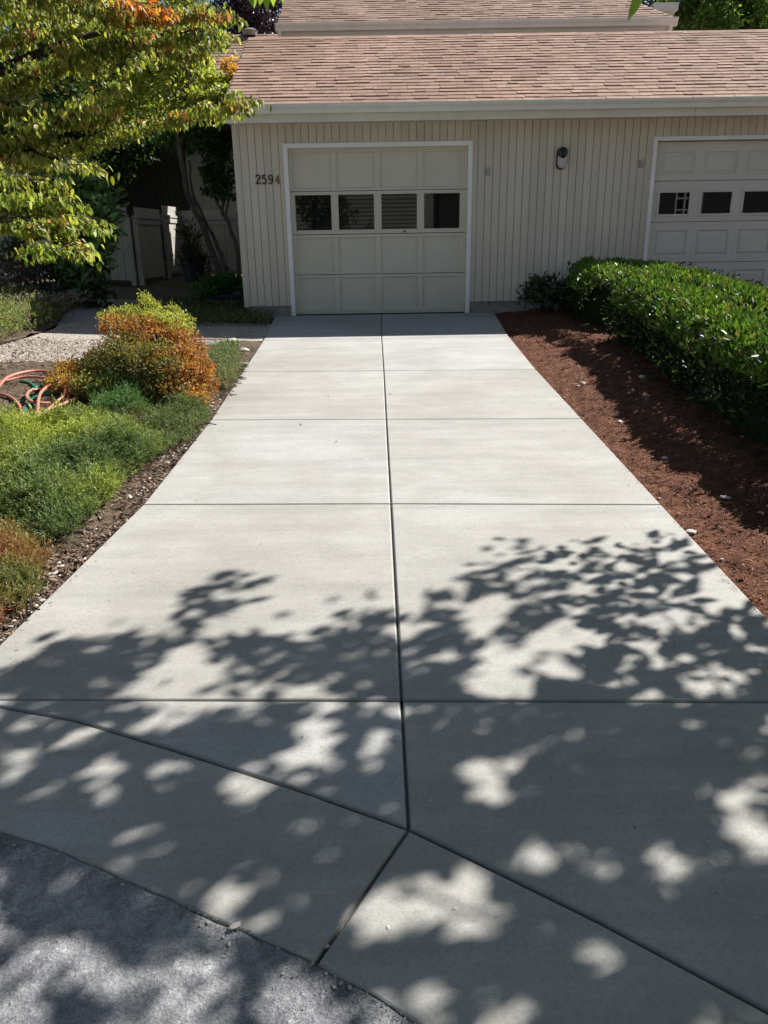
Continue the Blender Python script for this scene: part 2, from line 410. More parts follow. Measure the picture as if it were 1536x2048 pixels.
for i in range(len(us)-1):
    for j in range(nv-1): mb.f.append((i*nv+j, i*nv+j+1, (i+1)*nv+j+1, (i+1)*nv+j)); mb.mi.append(0)
mb.add([(-60, -60, -.23), (60, -60, -.23), (60, -4, -.23), (-60, -4, -.23)], [(0, 1, 2, 3)])
mb.add([(-60, -4, -.23), (60, -4, -.23), (60, -1.2, -.09), (-60, -1.2, -.09)], [(0, 1, 2, 3)])
tag(mb.build('street', M['asphalt'], smooth=True), kind='structure')

# exposed aggregate walk
walk = [gp(540, 676), gp(395, 679), gp(330, 712), gp(230, 735), gp(110, 728), gp(0, 726), Vector((-6.5, 8.3, 0)), Vector((-7.5, 9.4, 0)), gp(-10, 692), gp(60, 672), gp(110, 655), gp(130, 625), gp(170, 604),
        Vector((-4.3, 12.6, 0)), Vector((-3.2, 12.6, 0)), gp(400, 612), gp(385, 640), gp(530, 650)]
def inpoly(x, y, poly):
    c = False; j = len(poly)-1
    for i in range(len(poly)):
        a, b = poly[i], poly[j]
        if (a[1] > y) != (b[1] > y) and x < (b[0]-a[0])*(y-a[1])/(b[1]-a[1])+a[0]: c = not c
        j = i
    return c
wp = [(p[0], p[1]) for p in walk]; wp[0] = (-1.40, 9.17); wp[-1] = (-1.45, 10.45)
mb = MB()
me_pts = [(x, y, gz(x, y)) for x, y in wp]
bm = bmesh.new(); top = [bm.verts.new(v) for v in me_pts]; f = bm.faces.new(top)
bmesh.ops.triangulate(bm, faces=[f]); bmesh.ops.subdivide_edges(bm, edges=bm.edges[:], cuts=5, use_grid_fill=True)
for v in bm.verts: v.co.z = gz(v.co.x, v.co.y)-.008
bed = [e for e in bm.edges if len(e.link_faces) == 1]
r = bmesh.ops.extrude_edge_only(bm, edges=bed)
for v in r['geom']:
    if isinstance(v, bmesh.types.BMVert): v.co.z -= .07
bmesh.ops.recalc_face_normals(bm, faces=bm.faces[:])
me = bpy.data.meshes.new('path'); bm.to_mesh(me); bm.free(); me.materials.append(M['aggregate'])
path = bpy.data.objects.new('path', me); COL.objects.link(path); tag(path, kind='structure')

def edge_left(y):
    ks = [5, 4, 3, 2, 1, 'G']; pts = [(-1.95, 2.4-.35)]+[Lf[k] for k in ks]
    for a, b in zip(pts, pts[1:]):
        if a[1] <= y <= b[1]: return a[0]+(b[0]-a[0])*(y-a[1])/(b[1]-a[1])
    return -1.5 if y > 2 else -3.4
def edge_right(y):
    ks = [5, 4, 3, 2, 1, 'G']; pts = [Rt[k] for k in ks]
    for a, b in zip(pts, pts[1:]):
        if a[1] <= y <= b[1]: return a[0]+(b[0]-a[0])*(y-a[1])/(b[1]-a[1])
    return 1.6
def soil_z(x, y):
    d = edge_left(y)-x
    return gz(x, y)-.03+.045*min(1, max(0, d)/.5)+.02*mnoise.noise(Vector((x*3, y*3, 1)))+.016*mnoise.noise(Vector((x*13, y*13, 2)))+.008*mnoise.noise(Vector((x*34, y*34, 2)))
grid('soil', -6.5, -1.2, 2.2, 11.6, .045, soil_z, M['soil'],
     lambda x, y: x < edge_left(y)-.0 and not inpoly(x, y, wp) and not (y < 2.45 and x > -1.55))
def mulch_z(x, y):
    d = x-edge_right(y)
    return .05*y-.035+.10*min(1, max(0, d)/.8)+.022*mnoise.noise(Vector((x*2.6, y*2.6, 6)))+.022*mnoise.noise(Vector((x*9, y*9, 2)))+.012*mnoise.noise(Vector((x*30, y*30, 2)))
grid('mulch_bed', 1.44, 5.2, 2.0, 11.2, .04, mulch_z, M['mulch'], lambda x, y: x > edge_right(y)-.01)

# mulch chips and needles: uncountable litter
def litter(name, pts, size, mat, label, cat, tilt=.35):
    n = len(pts); P = np.array(pts); yaw = RNG.random(n)*6.283
    D = np.stack([np.cos(yaw), np.sin(yaw), RNG.normal(0, tilt, n)], 1); N = np.stack([RNG.normal(0, tilt, n), RNG.normal(0, tilt, n), np.ones(n)], 1)
    s = size*(.5+RNG.random(n)); o = leaves(name, P, D, N, s, s*(.12+.25*RNG.random(n)), np.ones((n, 3)), mat, fold=.15, droop=.1)
    return tag(o, label, cat, kind='stuff')
pts = []
while len(pts) < 64000:
    y = 2.1+9.0*random.random()**1.3; x = edge_right(y)+.01+1.5*random.random()
    pts.append((x, y, mulch_z(x, y)+.004))
litter('bark_chips', pts, .02, M['chip'], 'loose reddish brown bark chips covering the bed beside the hedge', 'mulch')
pts = []
while len(pts) < 34000:
    y = 2.3+6.6*random.random()**1.2; x = edge_left(y)-.01-((1.6 if y < 5.8 else 3.6)*random.random()**(1.6 if y < 5.8 else 1.1))
    if y < 2.45 and x > -1.55: continue
    pts.append((x, y, soil_z(x, y)+.004))
litter('dry_litter', pts, .034, M['needle'], 'dry brown needles and twigs on the soil left of the driveway', 'litter', .5)

pts = []
for _ in range(420):
    y = 2.4+7.5*random.random(); x = edge_right(y)+.008-abs(random.gauss(0, .02)); pts.append((x, y, .05*y+.002))
for _ in range(60):
    y = 2.4+7.5*random.random(); x = edge_right(y)-abs(random.gauss(0, .16)); pts.append((x, y, .05*y+.002))
litter('spilled_bark', pts, .013, M['chip'], 'reddish bark crumbs spilled over the right edge of the driveway', 'mulch', .12)
pts = []
for _ in range(420):
    y = 2.4+6.6*random.random(); x = edge_left(y)-.008+abs(random.gauss(0, .022)); pts.append((x, y, .05*y+.002))
for _ in range(40):
    y = 2.4+6.6*random.random(); x = edge_left(y)+abs(random.gauss(0, .2)); pts.append((x, y, .05*y+.002))
litter('spilled_litter', pts, .014, M['needle'], 'dry brown crumbs spilled over the left edge of the driveway', 'litter', .12)

# pebbles: three shapes, copied
def rock_mesh(name, seed, mat, sub=2):
    bm = bmesh.new(); bmesh.ops.create_icosphere(bm, subdivisions=sub, radius=1)
    for v in bm.verts:
        v.co *= 1+.35*mnoise.noise(v.co*1.3+Vector((seed*7, seed, 0))); v.co.z *= .6; v.co.x *= 1.2
    me = bpy.data.meshes.new(name); bm.to_mesh(me); bm.free(); me.materials.append(mat); return me
PM = [rock_mesh('pebble', k, M['stone']) for k in range(3)]
def pebble(x, y, z, s, label, group, name='pebble', me=None):
    o = bpy.data.objects.new(name, me or random.choice(PM)); COL.objects.link(o)
    o.location = (x, y, z+s*.3); o.scale = (s*random.uniform(.8, 1.3), s*random.uniform(.7, 1.1), s*random.uniform(.6, 1)); o.rotation_euler = (0, 0, random.random()*6)
    return tag(o, label, 'pebble', group)
for _ in range(60):
    y = random.uniform(2.6, 9.8); x = edge_right(y)+random.uniform(.03, 1.0)
    pebble(x, y, mulch_z(x, y), random.uniform(.005, .012), 'small pale pebble lying on the dark bark mulch', 'pale pebbles on the mulch')
for (px, py, s) in [(1382, 1058, .022), (1450, 1003, .02), (1165, 770, .03), (1240, 842, .018), (1283, 770, .03), (1330, 915, .018)]:
    p = gp(px, py); pebble(p.x, p.y, mulch_z(p.x, p.y), s, 'small pale pebble lying on the dark bark mulch', 'pale pebbles on the mulch')
for _ in range(150):
    y = random.choice([random.uniform(2.4, 3.4), random.uniform(4.0, 6.2), random.uniform(2.4, 7)]); x = edge_left(y)-random.uniform(.015, .13)
    pebble(x, y, soil_z(x, y), random.uniform(.005, .014), 'small pale stone along the left edge of the driveway', 'pale stones along the left driveway edge')
for _ in range(46):
    k = random.choice([(-1.0, -.55), (-.6, -.1), (-1.3, -.8), (-.2, .1), (-.48, -.36)]); x = random.uniform(*k); y = bound_y(x)+random.gauss(-.01, .022)
    pebble(x, y, .05*y-.004, random.uniform(.0018, .0045), 'tiny broken concrete crumb where the driveway meets the asphalt', 'concrete crumbs along the asphalt edge')
p = g2(470, 1853); pebble(p[0], p[1], .05*p[1], .0105, 'largest concrete crumb at the edge between driveway and asphalt', None)
for (px, py) in [(655, 1893), (862, 1602), (910, 1818), (776, 1855), (500, 1860), (852, 1570), (700, 1975)]:
    p = g2(px, py); pebble(p[0], p[1], .05*p[1]-.001, .0045, 'single tiny pale pebble on the shaded concrete apron', 'loose pebbles on the apron')

mb = MB(); rg = random.Random(3)
for _ in range(2600):
    x = rg.uniform(-1.5, .5); d = abs(rg.gauss(0, .03))*rg.choice((1, 1, 2.5)); 
    if mnoise.noise(Vector((x*6, 0, 2))) < -.15 and rg.random() < .8: continue
    y = bound_y(x)-d+.006; z = (asph_z(x, y) if y < bound_y(x)-.004 else .05*y)+.0008; r_ = rg.uniform(.0008, .0032)
    q = [Vector((x+rg.uniform(-1, 1)*r_, y+rg.uniform(-1, 1)*r_, z+(r_*1.4 if k == 3 else 0))) for k in range(4)]
    mb.add(q, [(0, 1, 2), (0, 1, 3), (1, 2, 3), (2, 0, 3)])
tag(mb.build('grit', M['stone']), 'pale concrete grit scattered along the seam between driveway and asphalt', 'grit', kind='stuff')

# ------------------------------------------------------------------ garage building
FY = 11.2
house = empty('garage_building', (1.5, FY, .56), 'beige garage wing with vertical siding and two garage doors', 'garage')
def siding(x0, x1, z0, z1, y, mb, w=.1016, g=.0072, dep=.009, off=0.0):
    k0 = math.floor((x0-off)/w)
    k = k0
    while off+k*w < x1-1e-6:
        a = max(x0, off+k*w); b = min(x1, off+(k+1)*w)
        if b-a > .012:
            al = a+(g/2 if a > x0 else 0); bl_ = b-(g/2 if b < x1 else 0)
            j = random.uniform(-.0012, .0012)
            mb.box(al, bl_, y+j, y+.034, z0, z1)
        k += 1
    mb.box(x0, x1, y+.030, y+.05, z0+.002, z1-.002)
mb = MB(); siding(-1.86, -1.252, .69, 3.02, FY, mb); siding(-1.252, 1.242, 2.762, 3.02, FY, mb); siding(1.242, 3.655, .71, 3.02, FY, mb)
siding(3.655, 6.25, 2.772, 3.02, FY, mb); siding(6.25, 9, .71, 3.02, FY, mb)
mb.build('wall', M['siding'], house)
mb = MB(); mb.box(-1.92, -1.86, FY-.008, FY+.08, .68, 3.02); mb.build('corner_board', M['siding'], house)
# left side wall, and core behind the front siding
mb = MB(); mb.box(-1.90, -1.80, FY+.08, 14.4, .6, 3.1); mb.add([(-1.9, 11.3, 3.1), (-1.9, 14.4, 3.1), (-1.9, 14.4, 4.2), (-1.9, 13.4, 4.36), (-1.8, 11.3, 3.1), (-1.8, 14.4, 3.1), (-1.8, 14.4, 4.2), (-1.8, 13.4, 4.36)], [(0, 1, 2, 3), (4, 7, 6, 5), (0, 3, 7, 4), (3, 2, 6, 7)])
mb.build('side_wall', M['siding'], house)
mb = MB(); pass
for fa, fb, fz in ((-1.885, -1.21, .687), (1.2, 3.7, .707), (6.2, 9, .707)):
    mb = MB(); mb.box(fa, fb, FY+.016, FY+.2, .3, fz); mb.build('foundation', M['foundation'], house)
mb = MB(); mb.box(-1.8, 9, FY+.7, FY+.75, .5, 3.2); mb.build('interior', M['rubber'], house)  # black sheet stands in for the unlit garage inside
# door surrounds
def surround(x0, x1, z0, z1, w, mat, jamb):
    mb = MB()
    mb.box(x0, x0+w, FY-.022, FY+.02, z0, z1); mb.box(x1-w, x1, FY-.022, FY+.02, z0, z1); mb.box(x0+w, x1-w, FY-.022, FY+.02, z1-w, z1)
    o = bevel(mb.build('door_trim', mat, house), .003)
    mb = MB(); mb.box(x0+w*.72, x0+w, FY+.021, FY+.14, z0, z1-w*.7); mb.box(x1-w, x1-w*.72, FY+.021, FY+.14, z0, z1-w*.7); mb.box(x0+w, x1-w, FY+.021, FY+.14, z1-w, z1-w*.7)
    mb.build('door_jamb', jamb, house)
surround(-1.262, 1.25, .53, 2.765, .058, M['trim'], M['beige'])
surround(3.642, 6.27, .53, 2.778, .05, M['trim'], M['door2'])
# door one : frame and panel, four columns by four rows
DY = FY+.085
cols = [(-1.155, -.645), (-.567, -.06), (.018, .526), (.603, 1.11)]
rows = [(2.215, 2.655), (1.675, 2.145), (1.135, 1.585), (.635, 1.055)]
door = MB(); XL, XR = -1.205, 1.192
secs = [(2.184, 2.71), (1.632, 2.177), (1.102, 1.625), (.562, 1.095)]
for si, (z0, z1) in enumerate(secs):
    ra, rb = rows[si]
    if si != 1: door.box(XL, XR, DY+.022, DY+.04, z0, z1)
    else:
        for a, b in [(XL, cols[0][0])]+[(cols[i][1], cols[i+1][0]) for i in range(3)]+[(cols[3][1], XR)]: door.box(a, b, DY+.022, DY+.04, z0, z1)
        door.box(XL, XR, DY+.014, DY+.039, z0, ra-.004); door.box(XL, XR, DY+.014, DY+.039, rb+.004, z1)
    door.box(XL, XR, DY, DY+.021, z0, ra); door.box(XL, XR, DY, DY+.021, rb, z1)
    es = [XL]+[e for c in cols for e in c]+[XR]
    for i in range(0, len(es), 2): door.box(es[i], es[i+1], DY-.0006, DY+.0215, ra, rb)
gd = bevel(door.build('garage_door', M['door'], house), .003)
for (a, b) in cols:
    mb = MB(); mb.box(a+.001, b-.001, DY+.02, DY+.026, rows[1][0]-.003, rows[1][1]+.003)
    o = mb.build('window_pane', M['glass']); o.parent = gd; o.matrix_parent_inverse = gd.matrix_world.inverted() if False else Matrix.Translation(house.location).inverted()@Matrix.Translation(house.location)
    m2 = MB(); t = .011
    z0, z1 = rows[1]
    for bx in ((a, b, z0, z0+t), (a, b, z1-t, z1), (a, a+t, z0+t, z1-t), (b-t, b, z0+t, z1-t)): m2.box(bx[0], bx[1], DY+.006, DY+.0195, bx[2], bx[3])
    o2 = m2.build('window_bead', M['door']); o2.parent = gd
mb = MB(); mb.box(XL, XR, DY+.005, DY+.03, .538, .561); o = mb.build('bottom_seal', M['rubber']); o.parent = gd
mb = MB(); mb.box(.33, .36, DY-.018, DY-.002, 1.648, 1.662); mb.box(.335, .341, DY-.03, DY-.018, 1.64, 1.662); mb.box(.349, .355, DY-.03, DY-.018, 1.64, 1.662); o = mb.build('latch', M['black']); o.parent = gd
# door two : raised panels with small windows
d2 = MB(); X2 = [(3.80, 4.25), (4.375, 4.825), (4.95, 5.40), (5.525, 5.975)]; XL2, XR2 = 3.695, 6.215
secs2 = [(2.244, 2.72), (1.724, 2.237), (1.192, 1.717), (.66, 1.185), (.555, .654)]
rows2 = [(2.32, 2.60), (1.80, 2.115), (1.27, 1.61), (.76, 1.08)]
def rpanel(mb, a, b, z0, z1, y):
    # sunken ring then raised field
    r = [(0, 0), (.012, .016), (.026, .016), (.05, .001)]
    vs = []
    for i, d in r: vs += [(a+i, y+d, z0+i), (b-i, y+d, z0+i), (b-i, y+d, z1-i), (a+i, y+d, z1-i)]
    fs = []
    for k in range(3):
        for j in range(4): fs.append((k*4+j, k*4+(j+1) % 4, k*4+4+(j+1) % 4, k*4+4+j))
    fs.append((12, 13, 14, 15)); mb.add(vs, fs)
for si, (z0, z1) in enumerate(secs2):
    if si == 4: d2.box(XL2, XR2, DY, DY+.03, z0, z1); continue
    ra, rb = rows2[si]
    d2.box(XL2, XR2, DY, DY+.03, z0, ra); d2.box(XL2, XR2, DY, DY+.03, rb, z1)
    es = [XL2]+[e for c in X2 for e in c]+[XR2]
    for i in range(0, len(es), 2): d2.box(es[i], es[i+1], DY, DY+.03, ra, rb)
    if si != 1:
        for a, b in X2: rpanel(d2, a, b, ra, rb, DY+.0005)
gd2 = d2.build('garage_door', M['door2'], house); gd2['label'] = 'grey raised panel garage door behind the hedge'
for a, b in X2:
    z0, z1 = rows2[1]
    mb = MB(); mb.box(a+.012, b-.012, DY+.012, DY+.018, z0+.012, z1-.012); o = mb.build('window_pane', M['glass']); o.parent = gd2
    m2 = MB(); t = .022
    for bx in ((a-.012, b+.012, z0-.012, z0+t), (a-.012, b+.012, z1-t, z1+.012), (a-.012, a+t, z0+t, z1-t), (b-t, b+.012, z0+t, z1-t)): m2.box(bx[0], bx[1], DY-.010, DY+.0115, bx[2], bx[3])
    o2 = bevel(m2.build('window_frame', M['door2']), .004); o2.parent = gd2
# roof of the garage
EY, EZ, RY, RZ = 10.84, 3.165, 13.4, 4.445
SL = (RZ-EZ)/(RY-EY)
def shingles(x0f, x1f, ey, ez, ry, slope, mb, expo=.127, wmin=.11, wmax=.25, seed=3):
    rr = random.Random(seed); n = Vector((0, -slope, 1)).normalized(); u = Vector((0, 1, slope)).normalized()
    length = (ry-ey)*math.sqrt(1+slope*slope); nc = int(length/expo)+1
    for c in range(nc):
        s0 = c*expo; yb = ey+u.y*s0; x = x0f(yb)-rr.random()*.02; xe = x1f(yb); first = True
        while x < xe:
            w = rr.uniform(wmin, wmax); x1 = min(x+w, xe)
            th = rr.choice([.006, .007, .008, .012])+rr.uniform(-.001, .001); ds = rr.uniform(-.010, .012) if rr.random() < .4 else rr.uniform(-.003, .003)
            sb = max(s0+ds, s0 if c == 0 else -1); st = min(s0+expo+.03, length)
            lift = rr.uniform(0, .003)
            B = Vector((0, ey, ez))+u*sb; T = Vector((0, ey, ez))+u*st
            hb = th+.004+lift
            a = B+n*hb; b = T+n*.002; a0 = B+n*.0005
            mb.add([(x, a0.y, a0.z), (x1-.003, a0.y, a0.z), (x1-.003, a.y, a.z), (x, a.y, a.z), (x, b.y, b.z), (x1-.003, b.y, b.z)],
                   [(0, 1, 2, 3), (3, 2, 5, 4), (0, 3, 4), (1, 5, 2)])
            x = x1
roof = MB(); shingles(lambda y: -1.93, lambda y: 9.2, EY-.03, EZ-.005, RY, SL, roof)
deck = [(EY, EZ-.008), (RY, RZ-.004), (14.4, RZ-.05), (14.4, RZ-.15), (RY, RZ-.12), (EY, EZ-.06)]
roof.extrude_x(deck, -1.92, 9.2)
k = random.Random(5); x = -1.94
while x < 9.2:
    w = k.uniform(.2, .3); z = k.uniform(0, .004)
    roof.add([(x, RY-.13, RZ-.052+z), (x+w, RY-.13, RZ-.052+z), (x+w, RY-.13, RZ-.04+z), (x, RY-.13, RZ-.04+z), (x+w, RY, RZ+.022+z), (x, RY, RZ+.022+z), (x+w, RY+.13, RZ-.04), (x, RY+.13, RZ-.04)],
             [(0, 1, 2, 3), (3, 2, 4, 5), (5, 4, 6, 7), (0, 3, 5, 7), (1, 6, 4, 2)]); x += w-.004
roof.build('roof', M['shingle'], house)
def gutter(x0, x1, y, z, h=.105, d=.115, parent=None, mat=None):
    prof = [(y+d, z), (y+d-.004, z), (y+d-.004, z-h+.004), (y+.045, z-h+.004), (y+.034, z-h*.55), (y+.012, z-h*.32), (y+.004, z-.014), (y+.012, z-.006), (y+.012, z+.001), (y-.001, z+.001), (y-.002, z-.016), (y+.008, z-h*.34), (y+.03, z-h*.57), (y+.04, z-h), (y+d, z-h)]
    mb = MB(); mb.extrude_x(prof, x0, x1)
    cap = [(y+d, z), (y, z), (y-.003, z-.016), (y+.007, z-h*.34), (y+.028, z-h*.57), (y+.038, z-h-.002), (y+d, z-h-.002)]
    mb.extrude_x(cap, x0-.003, x0); mb.extrude_x(cap, x1, x1+.003)
    return mb.build('gutter', mat or M['gutter'], parent)
gutter(-1.965, 9.2, EY-.105, EZ+.0, parent=house)
mb = MB(); mb.box(-1.945, 4.02, EY+.012, EY+.045, EZ-.195, EZ-.022); mb.box(4.025, 9.2, EY+.0135, EY+.045, EZ-.195, EZ-.022); bevel(mb.build('fascia', M['beige'], house), .003)
mb = MB(); mb.box(-1.945, 9.2, EY+.046, FY+.04, EZ-.165, EZ-.15); mb.build('soffit', M['siding'], house)
mb = MB(); mb.extrude_x([(EY+.012, EZ-.195), (EY+.012, EZ-.005), (RY, RZ-.01), (RY, RZ-.16)], -1.972, -1.947); mb.build('rake_board', M['beige'], house)

# house number
num = empty('house_number', (-1.48, FY-.01, 2.33), 'four bronze digits reading 2594 mounted left of the garage door', 'house number')
DIG = {'2': [[(.05,.74),(.08,.88),(.2,.98),(.36,.98),(.5,.88),(.52,.72),(.44,.55),(.25,.33),(.06,.08)], [(.04,.06),(.54,.06)], [(.5,.03),(.54,.18)]],
       '5': [[(.48,.94),(.12,.94)], [(.13,.96),(.10,.55)], [(.10,.57),(.26,.64),(.42,.58),(.53,.42),(.52,.22),(.40,.06),(.24,.02),(.1,.08),(.06,.2)]],
       '9': [[(.5,.62),(.42,.48),(.27,.43),(.12,.5),(.06,.68),(.1,.86),(.25,.97),(.4,.93),(.5,.78),(.51,.5),(.44,.2),(.3,.05),(.15,.04),(.07,.14)]],
       '4': [[(.36,.02),(.36,.96)], [(.36,.94),(.04,.32)], [(.03,.30),(.56,.30)], [(.24,.03),(.5,.03)]]}
for k, (ch, xx) in enumerate(zip('2594', (-1.648, -1.565, -1.478, -1.385))):
    mb = MB(); hh = .115
    for st in DIG[ch]:
        pts = [Vector((xx+a*hh*.98, 0, 2.275+b*hh)) for a, b in st]
        wd = .0145 if ch != '4' else .012
        L_ = []; R_ = []
        for i, p in enumerate(pts):
            d = (pts[min(i+1, len(pts)-1)]-pts[max(i-1, 0)]).normalized(); s = Vector((-d.z, 0, d.x))*wd/2; L_.append(p+s); R_.append(p-s)
        n = len(pts); vs = [(q.x, FY-y_, q.z) for y_ in (.004, .014) for q in L_+R_]
        fs = []
        for i in range(n-1):
            fs += [(2*n+i, 2*n+i+1, 3*n+i+1, 3*n+i), (i, n+i, n+i+1, i+1), (i, i+1, 2*n+i+1, 2*n+i), (n+i, 3*n+i, 3*n+i+1, n+i+1)]
        fs += [(0, 2*n, 3*n, n), (n-1, 2*n-1, 4*n-1, 3*n-1)]
        mb.add(vs, fs)
    o = mb.build('digit', M['brass'] if ch == '4' else M['bronze'], num)
    if ch == '4': o['label'] = 'brassy digit 4'
# wall lamp
lx, lz = 2.43, 2.53
lamp = empty('wall_lamp', (lx, FY, lz), 'black oval bulkhead lamp with ribbed clear lens on the siding', 'lamp')
def stadium(w, h, y0, y1, cx, cz, n=12, sc=1.0, z0=None, z1=None):
    r = w/2; pts = []
    for i in range(n+1):
        t = math.pi*i/n; pts.append((cx+r*math.cos(t), cz+h/2-r+r*math.sin(t)))
    for i in range(n+1):
        t = math.pi+math.pi*i/n; pts.append((cx+r*math.cos(t), cz-h/2+r+r*math.sin(t)))
    mb = MB(); k = len(pts); c = (cx, cz)
    lay = [(y0, 1.0), (y0+(y1-y0)*.6, .98), (y0+(y1-y0)*.88, .9), (y1, .72)]
    vs = []
    for y, s in lay:
        for p in pts: vs.append((c[0]+(p[0]-c[0])*s, y, c[1]+(p[1]-c[1])*(1-(1-s)*.45)))
    fs = [(a*k+i, a*k+(i+1) % k, (a+1)*k+(i+1) % k, (a+1)*k+i) for a in range(3) for i in range(k)]+[tuple(3*k+i for i in range(k))]
    return mb.add(vs, fs)
stadium(.135, .275, FY-.001, FY-.045, lx, lz).build('lamp_housing', M['black'], lamp, smooth=True)
stadium(.116, .2, FY-.03, FY-.095, lx+.004, lz-.026).build('lamp_lens', M['lens'], lamp, smooth=True)
mb = stadium(.13, .14, FY-.03, FY-.108, lx+.003, lz+.066); mb.build('lamp_hood', M['black'], lamp, smooth=True)
# two little wall hooks
def hook(x, z, label):
    h = empty('wall_hook', (x, FY, z), label, 'hook', 'small metal holders on the siding')
    mb = MB(); mb.box(x-.035, x+.035, FY-.008, FY-.001, z-.045, z-.025); mb.box(x-.03, x-.018, FY-.01, FY-.002, z-.03, z+.05); mb.build('bracket', M['steel'], h)
    mb = MB(); mb.tube([(x-.022, FY-.02, z-.03), (x-.01, FY-.035, z+.04), (x+.008, FY-.04, z+.055), (x+.026, FY-.035, z+.04), (x+.03, FY-.02, z-.03)], .005, 6); mb.tube([(x-.012, FY-.03, z+.005), (x+.026, FY-.03, z+.005)], .004, 6)
    mb.build('clip', M['steel'], h)
hook(1.45, 2.385, 'small metal holder on the siding beside the white door trim'); hook(3.5, 2.45, 'small metal holder on the siding left of the grey garage door')

# ------------------------------------------------------------------ main house behind
main = empty('main_house', (1.5, 14.4, .7), 'upper storey of the house rising behind the garage roof', 'house')
MY, MZ, MS = 13.98, 4.765, .5
p0 = at(551, 42, MY); p1 = at(1353, 38, MY)
xa, xb = p0.x, p1.x
mb = MB(); siding(xa+.12, xb-.2, 3.9, MZ-.10, 14.38, mb); mb.box(xa+.13, xa+.25, 14.44, 18.2, .6, MZ-.1); mb.box(xb-.3, xb-.2, 14.44, 18.2, .6, MZ-.1); mb.box(xa+.25, xb-.3, 18.1, 18.2, .6, 6.3)
mb.build('wall', M['siding'], main)
roof = MB(); shingles(lambda y: xa+.03, lambda y: xb-.04-(y-MY)*.42, MY, MZ+.0, 17.4, MS, roof, seed=8)
roof.extrude_x([(MY, MZ-.005), (17.4, MZ+1.7), (17.4, MZ+1.55), (MY, MZ-.08)], xa+.04, xb-.05-3.42*.42)
roof.add([(xa+.04, 17.4, MZ+1.7), (xb-1.5, 17.4, MZ+1.7), (xb-1.5, 18.6, MZ+1.1), (xa+.04, 18.6, MZ+1.1)], [(0, 1, 2, 3)])
roof.build('roof', M['shingle_far'], main)
gutter(xa, xb, MY-.1, MZ+.0, parent=main)
mb = MB(); mb.box(xa+.03, xb-.06, MY+.016, MY+.045, MZ-.17, MZ-.02); mb.build('fascia', M['beige'], main)
mb = MB(); mb.box(xa+.03, xb-.06, MY+.046, 14.4, MZ-.12, MZ-.105); mb.build('soffit', M['beige'], main)
mb = MB(); mb.tube([(xa+.06, MY-.03, MZ-.1), (xa+.06, MY-.03, MZ-.18), (xa+.08, 14.3, MZ-.3), (xa+.08, 14.3, 4.2)], .032, 8); mb.build('downspout', M['gutter'], main)
mb = MB(); mb.tube([(xb-.1, MY-.03, MZ-.1), (xb-.1, MY-.03, MZ-.16), (xb-.2, 14.3, MZ-.3), (xb-.2, 14.3, 4.2)], .032, 8); mb.build('downspout', M['gutter'], main)
a = at(1312, 10, 16.2); b = at(1350, 10, 16.2)
mb = MB(); mb.box(a.x, b.x, 16.2, 18.0, 4.3, a.z-.02); mb.build('dormer_wall', M['siding'], main)
mb = MB(); mb.box(a.x-.06, b.x+.04, 16.12, 18.0, a.z-.10, a.z+.02); mb.build('dormer_fascia', M['beige'], main)

# rear wing, left, in the courtyard
wing = empty('rear_wing', (-4.5, 19, .9), 'dark walled rear wing with brown roof behind the courtyard fence', 'house')
wl = at(370, 300, 19.0).x
mb = MB(); siding(-12, wl, .8, 4.4, 19.0, mb, w=.15); mb.build('wall', M['darkwall'], wing)
mb = MB(); siding(wl, -.9, .8, 4.4, 18.98, mb, w=.4, g=.004); o = mb.build('side_wall', M['paleboard'], wing)
mb = MB(); rz = at(500, 69, 21.4).z
shingles(lambda y: -9.5, lambda y: -.8, 18.5, 4.5, 21.4, (rz-4.5)/2.9, mb, seed=12, wmin=.4, wmax=.9, expo=.15); mb.extrude_x([(18.5, 4.48), (21.4, rz-.01), (23.5, 4.6), (23.5, 4.4), (18.5, 4.4)], -9.5, -.8); mb.build('roof', M['shingle'], wing)
c = at(500, 66, 21.3); mb = MB(); mb.tube([(c.x, 21.3, rz-.05), (c.x, 21.3, rz+.05)], [.16, .19], 12); mb.tube([(c.x, 21.3, rz+.05), (c.x, 21.3, rz+.1)], [.21, .1], 12); mb.build('roof_vent', M['steel'], wing)
mb = MB(); mb.box(-9.5, -.8, 18.45, 18.5, 4.3, 4.5); mb.build('fascia', M['beige'], wing)

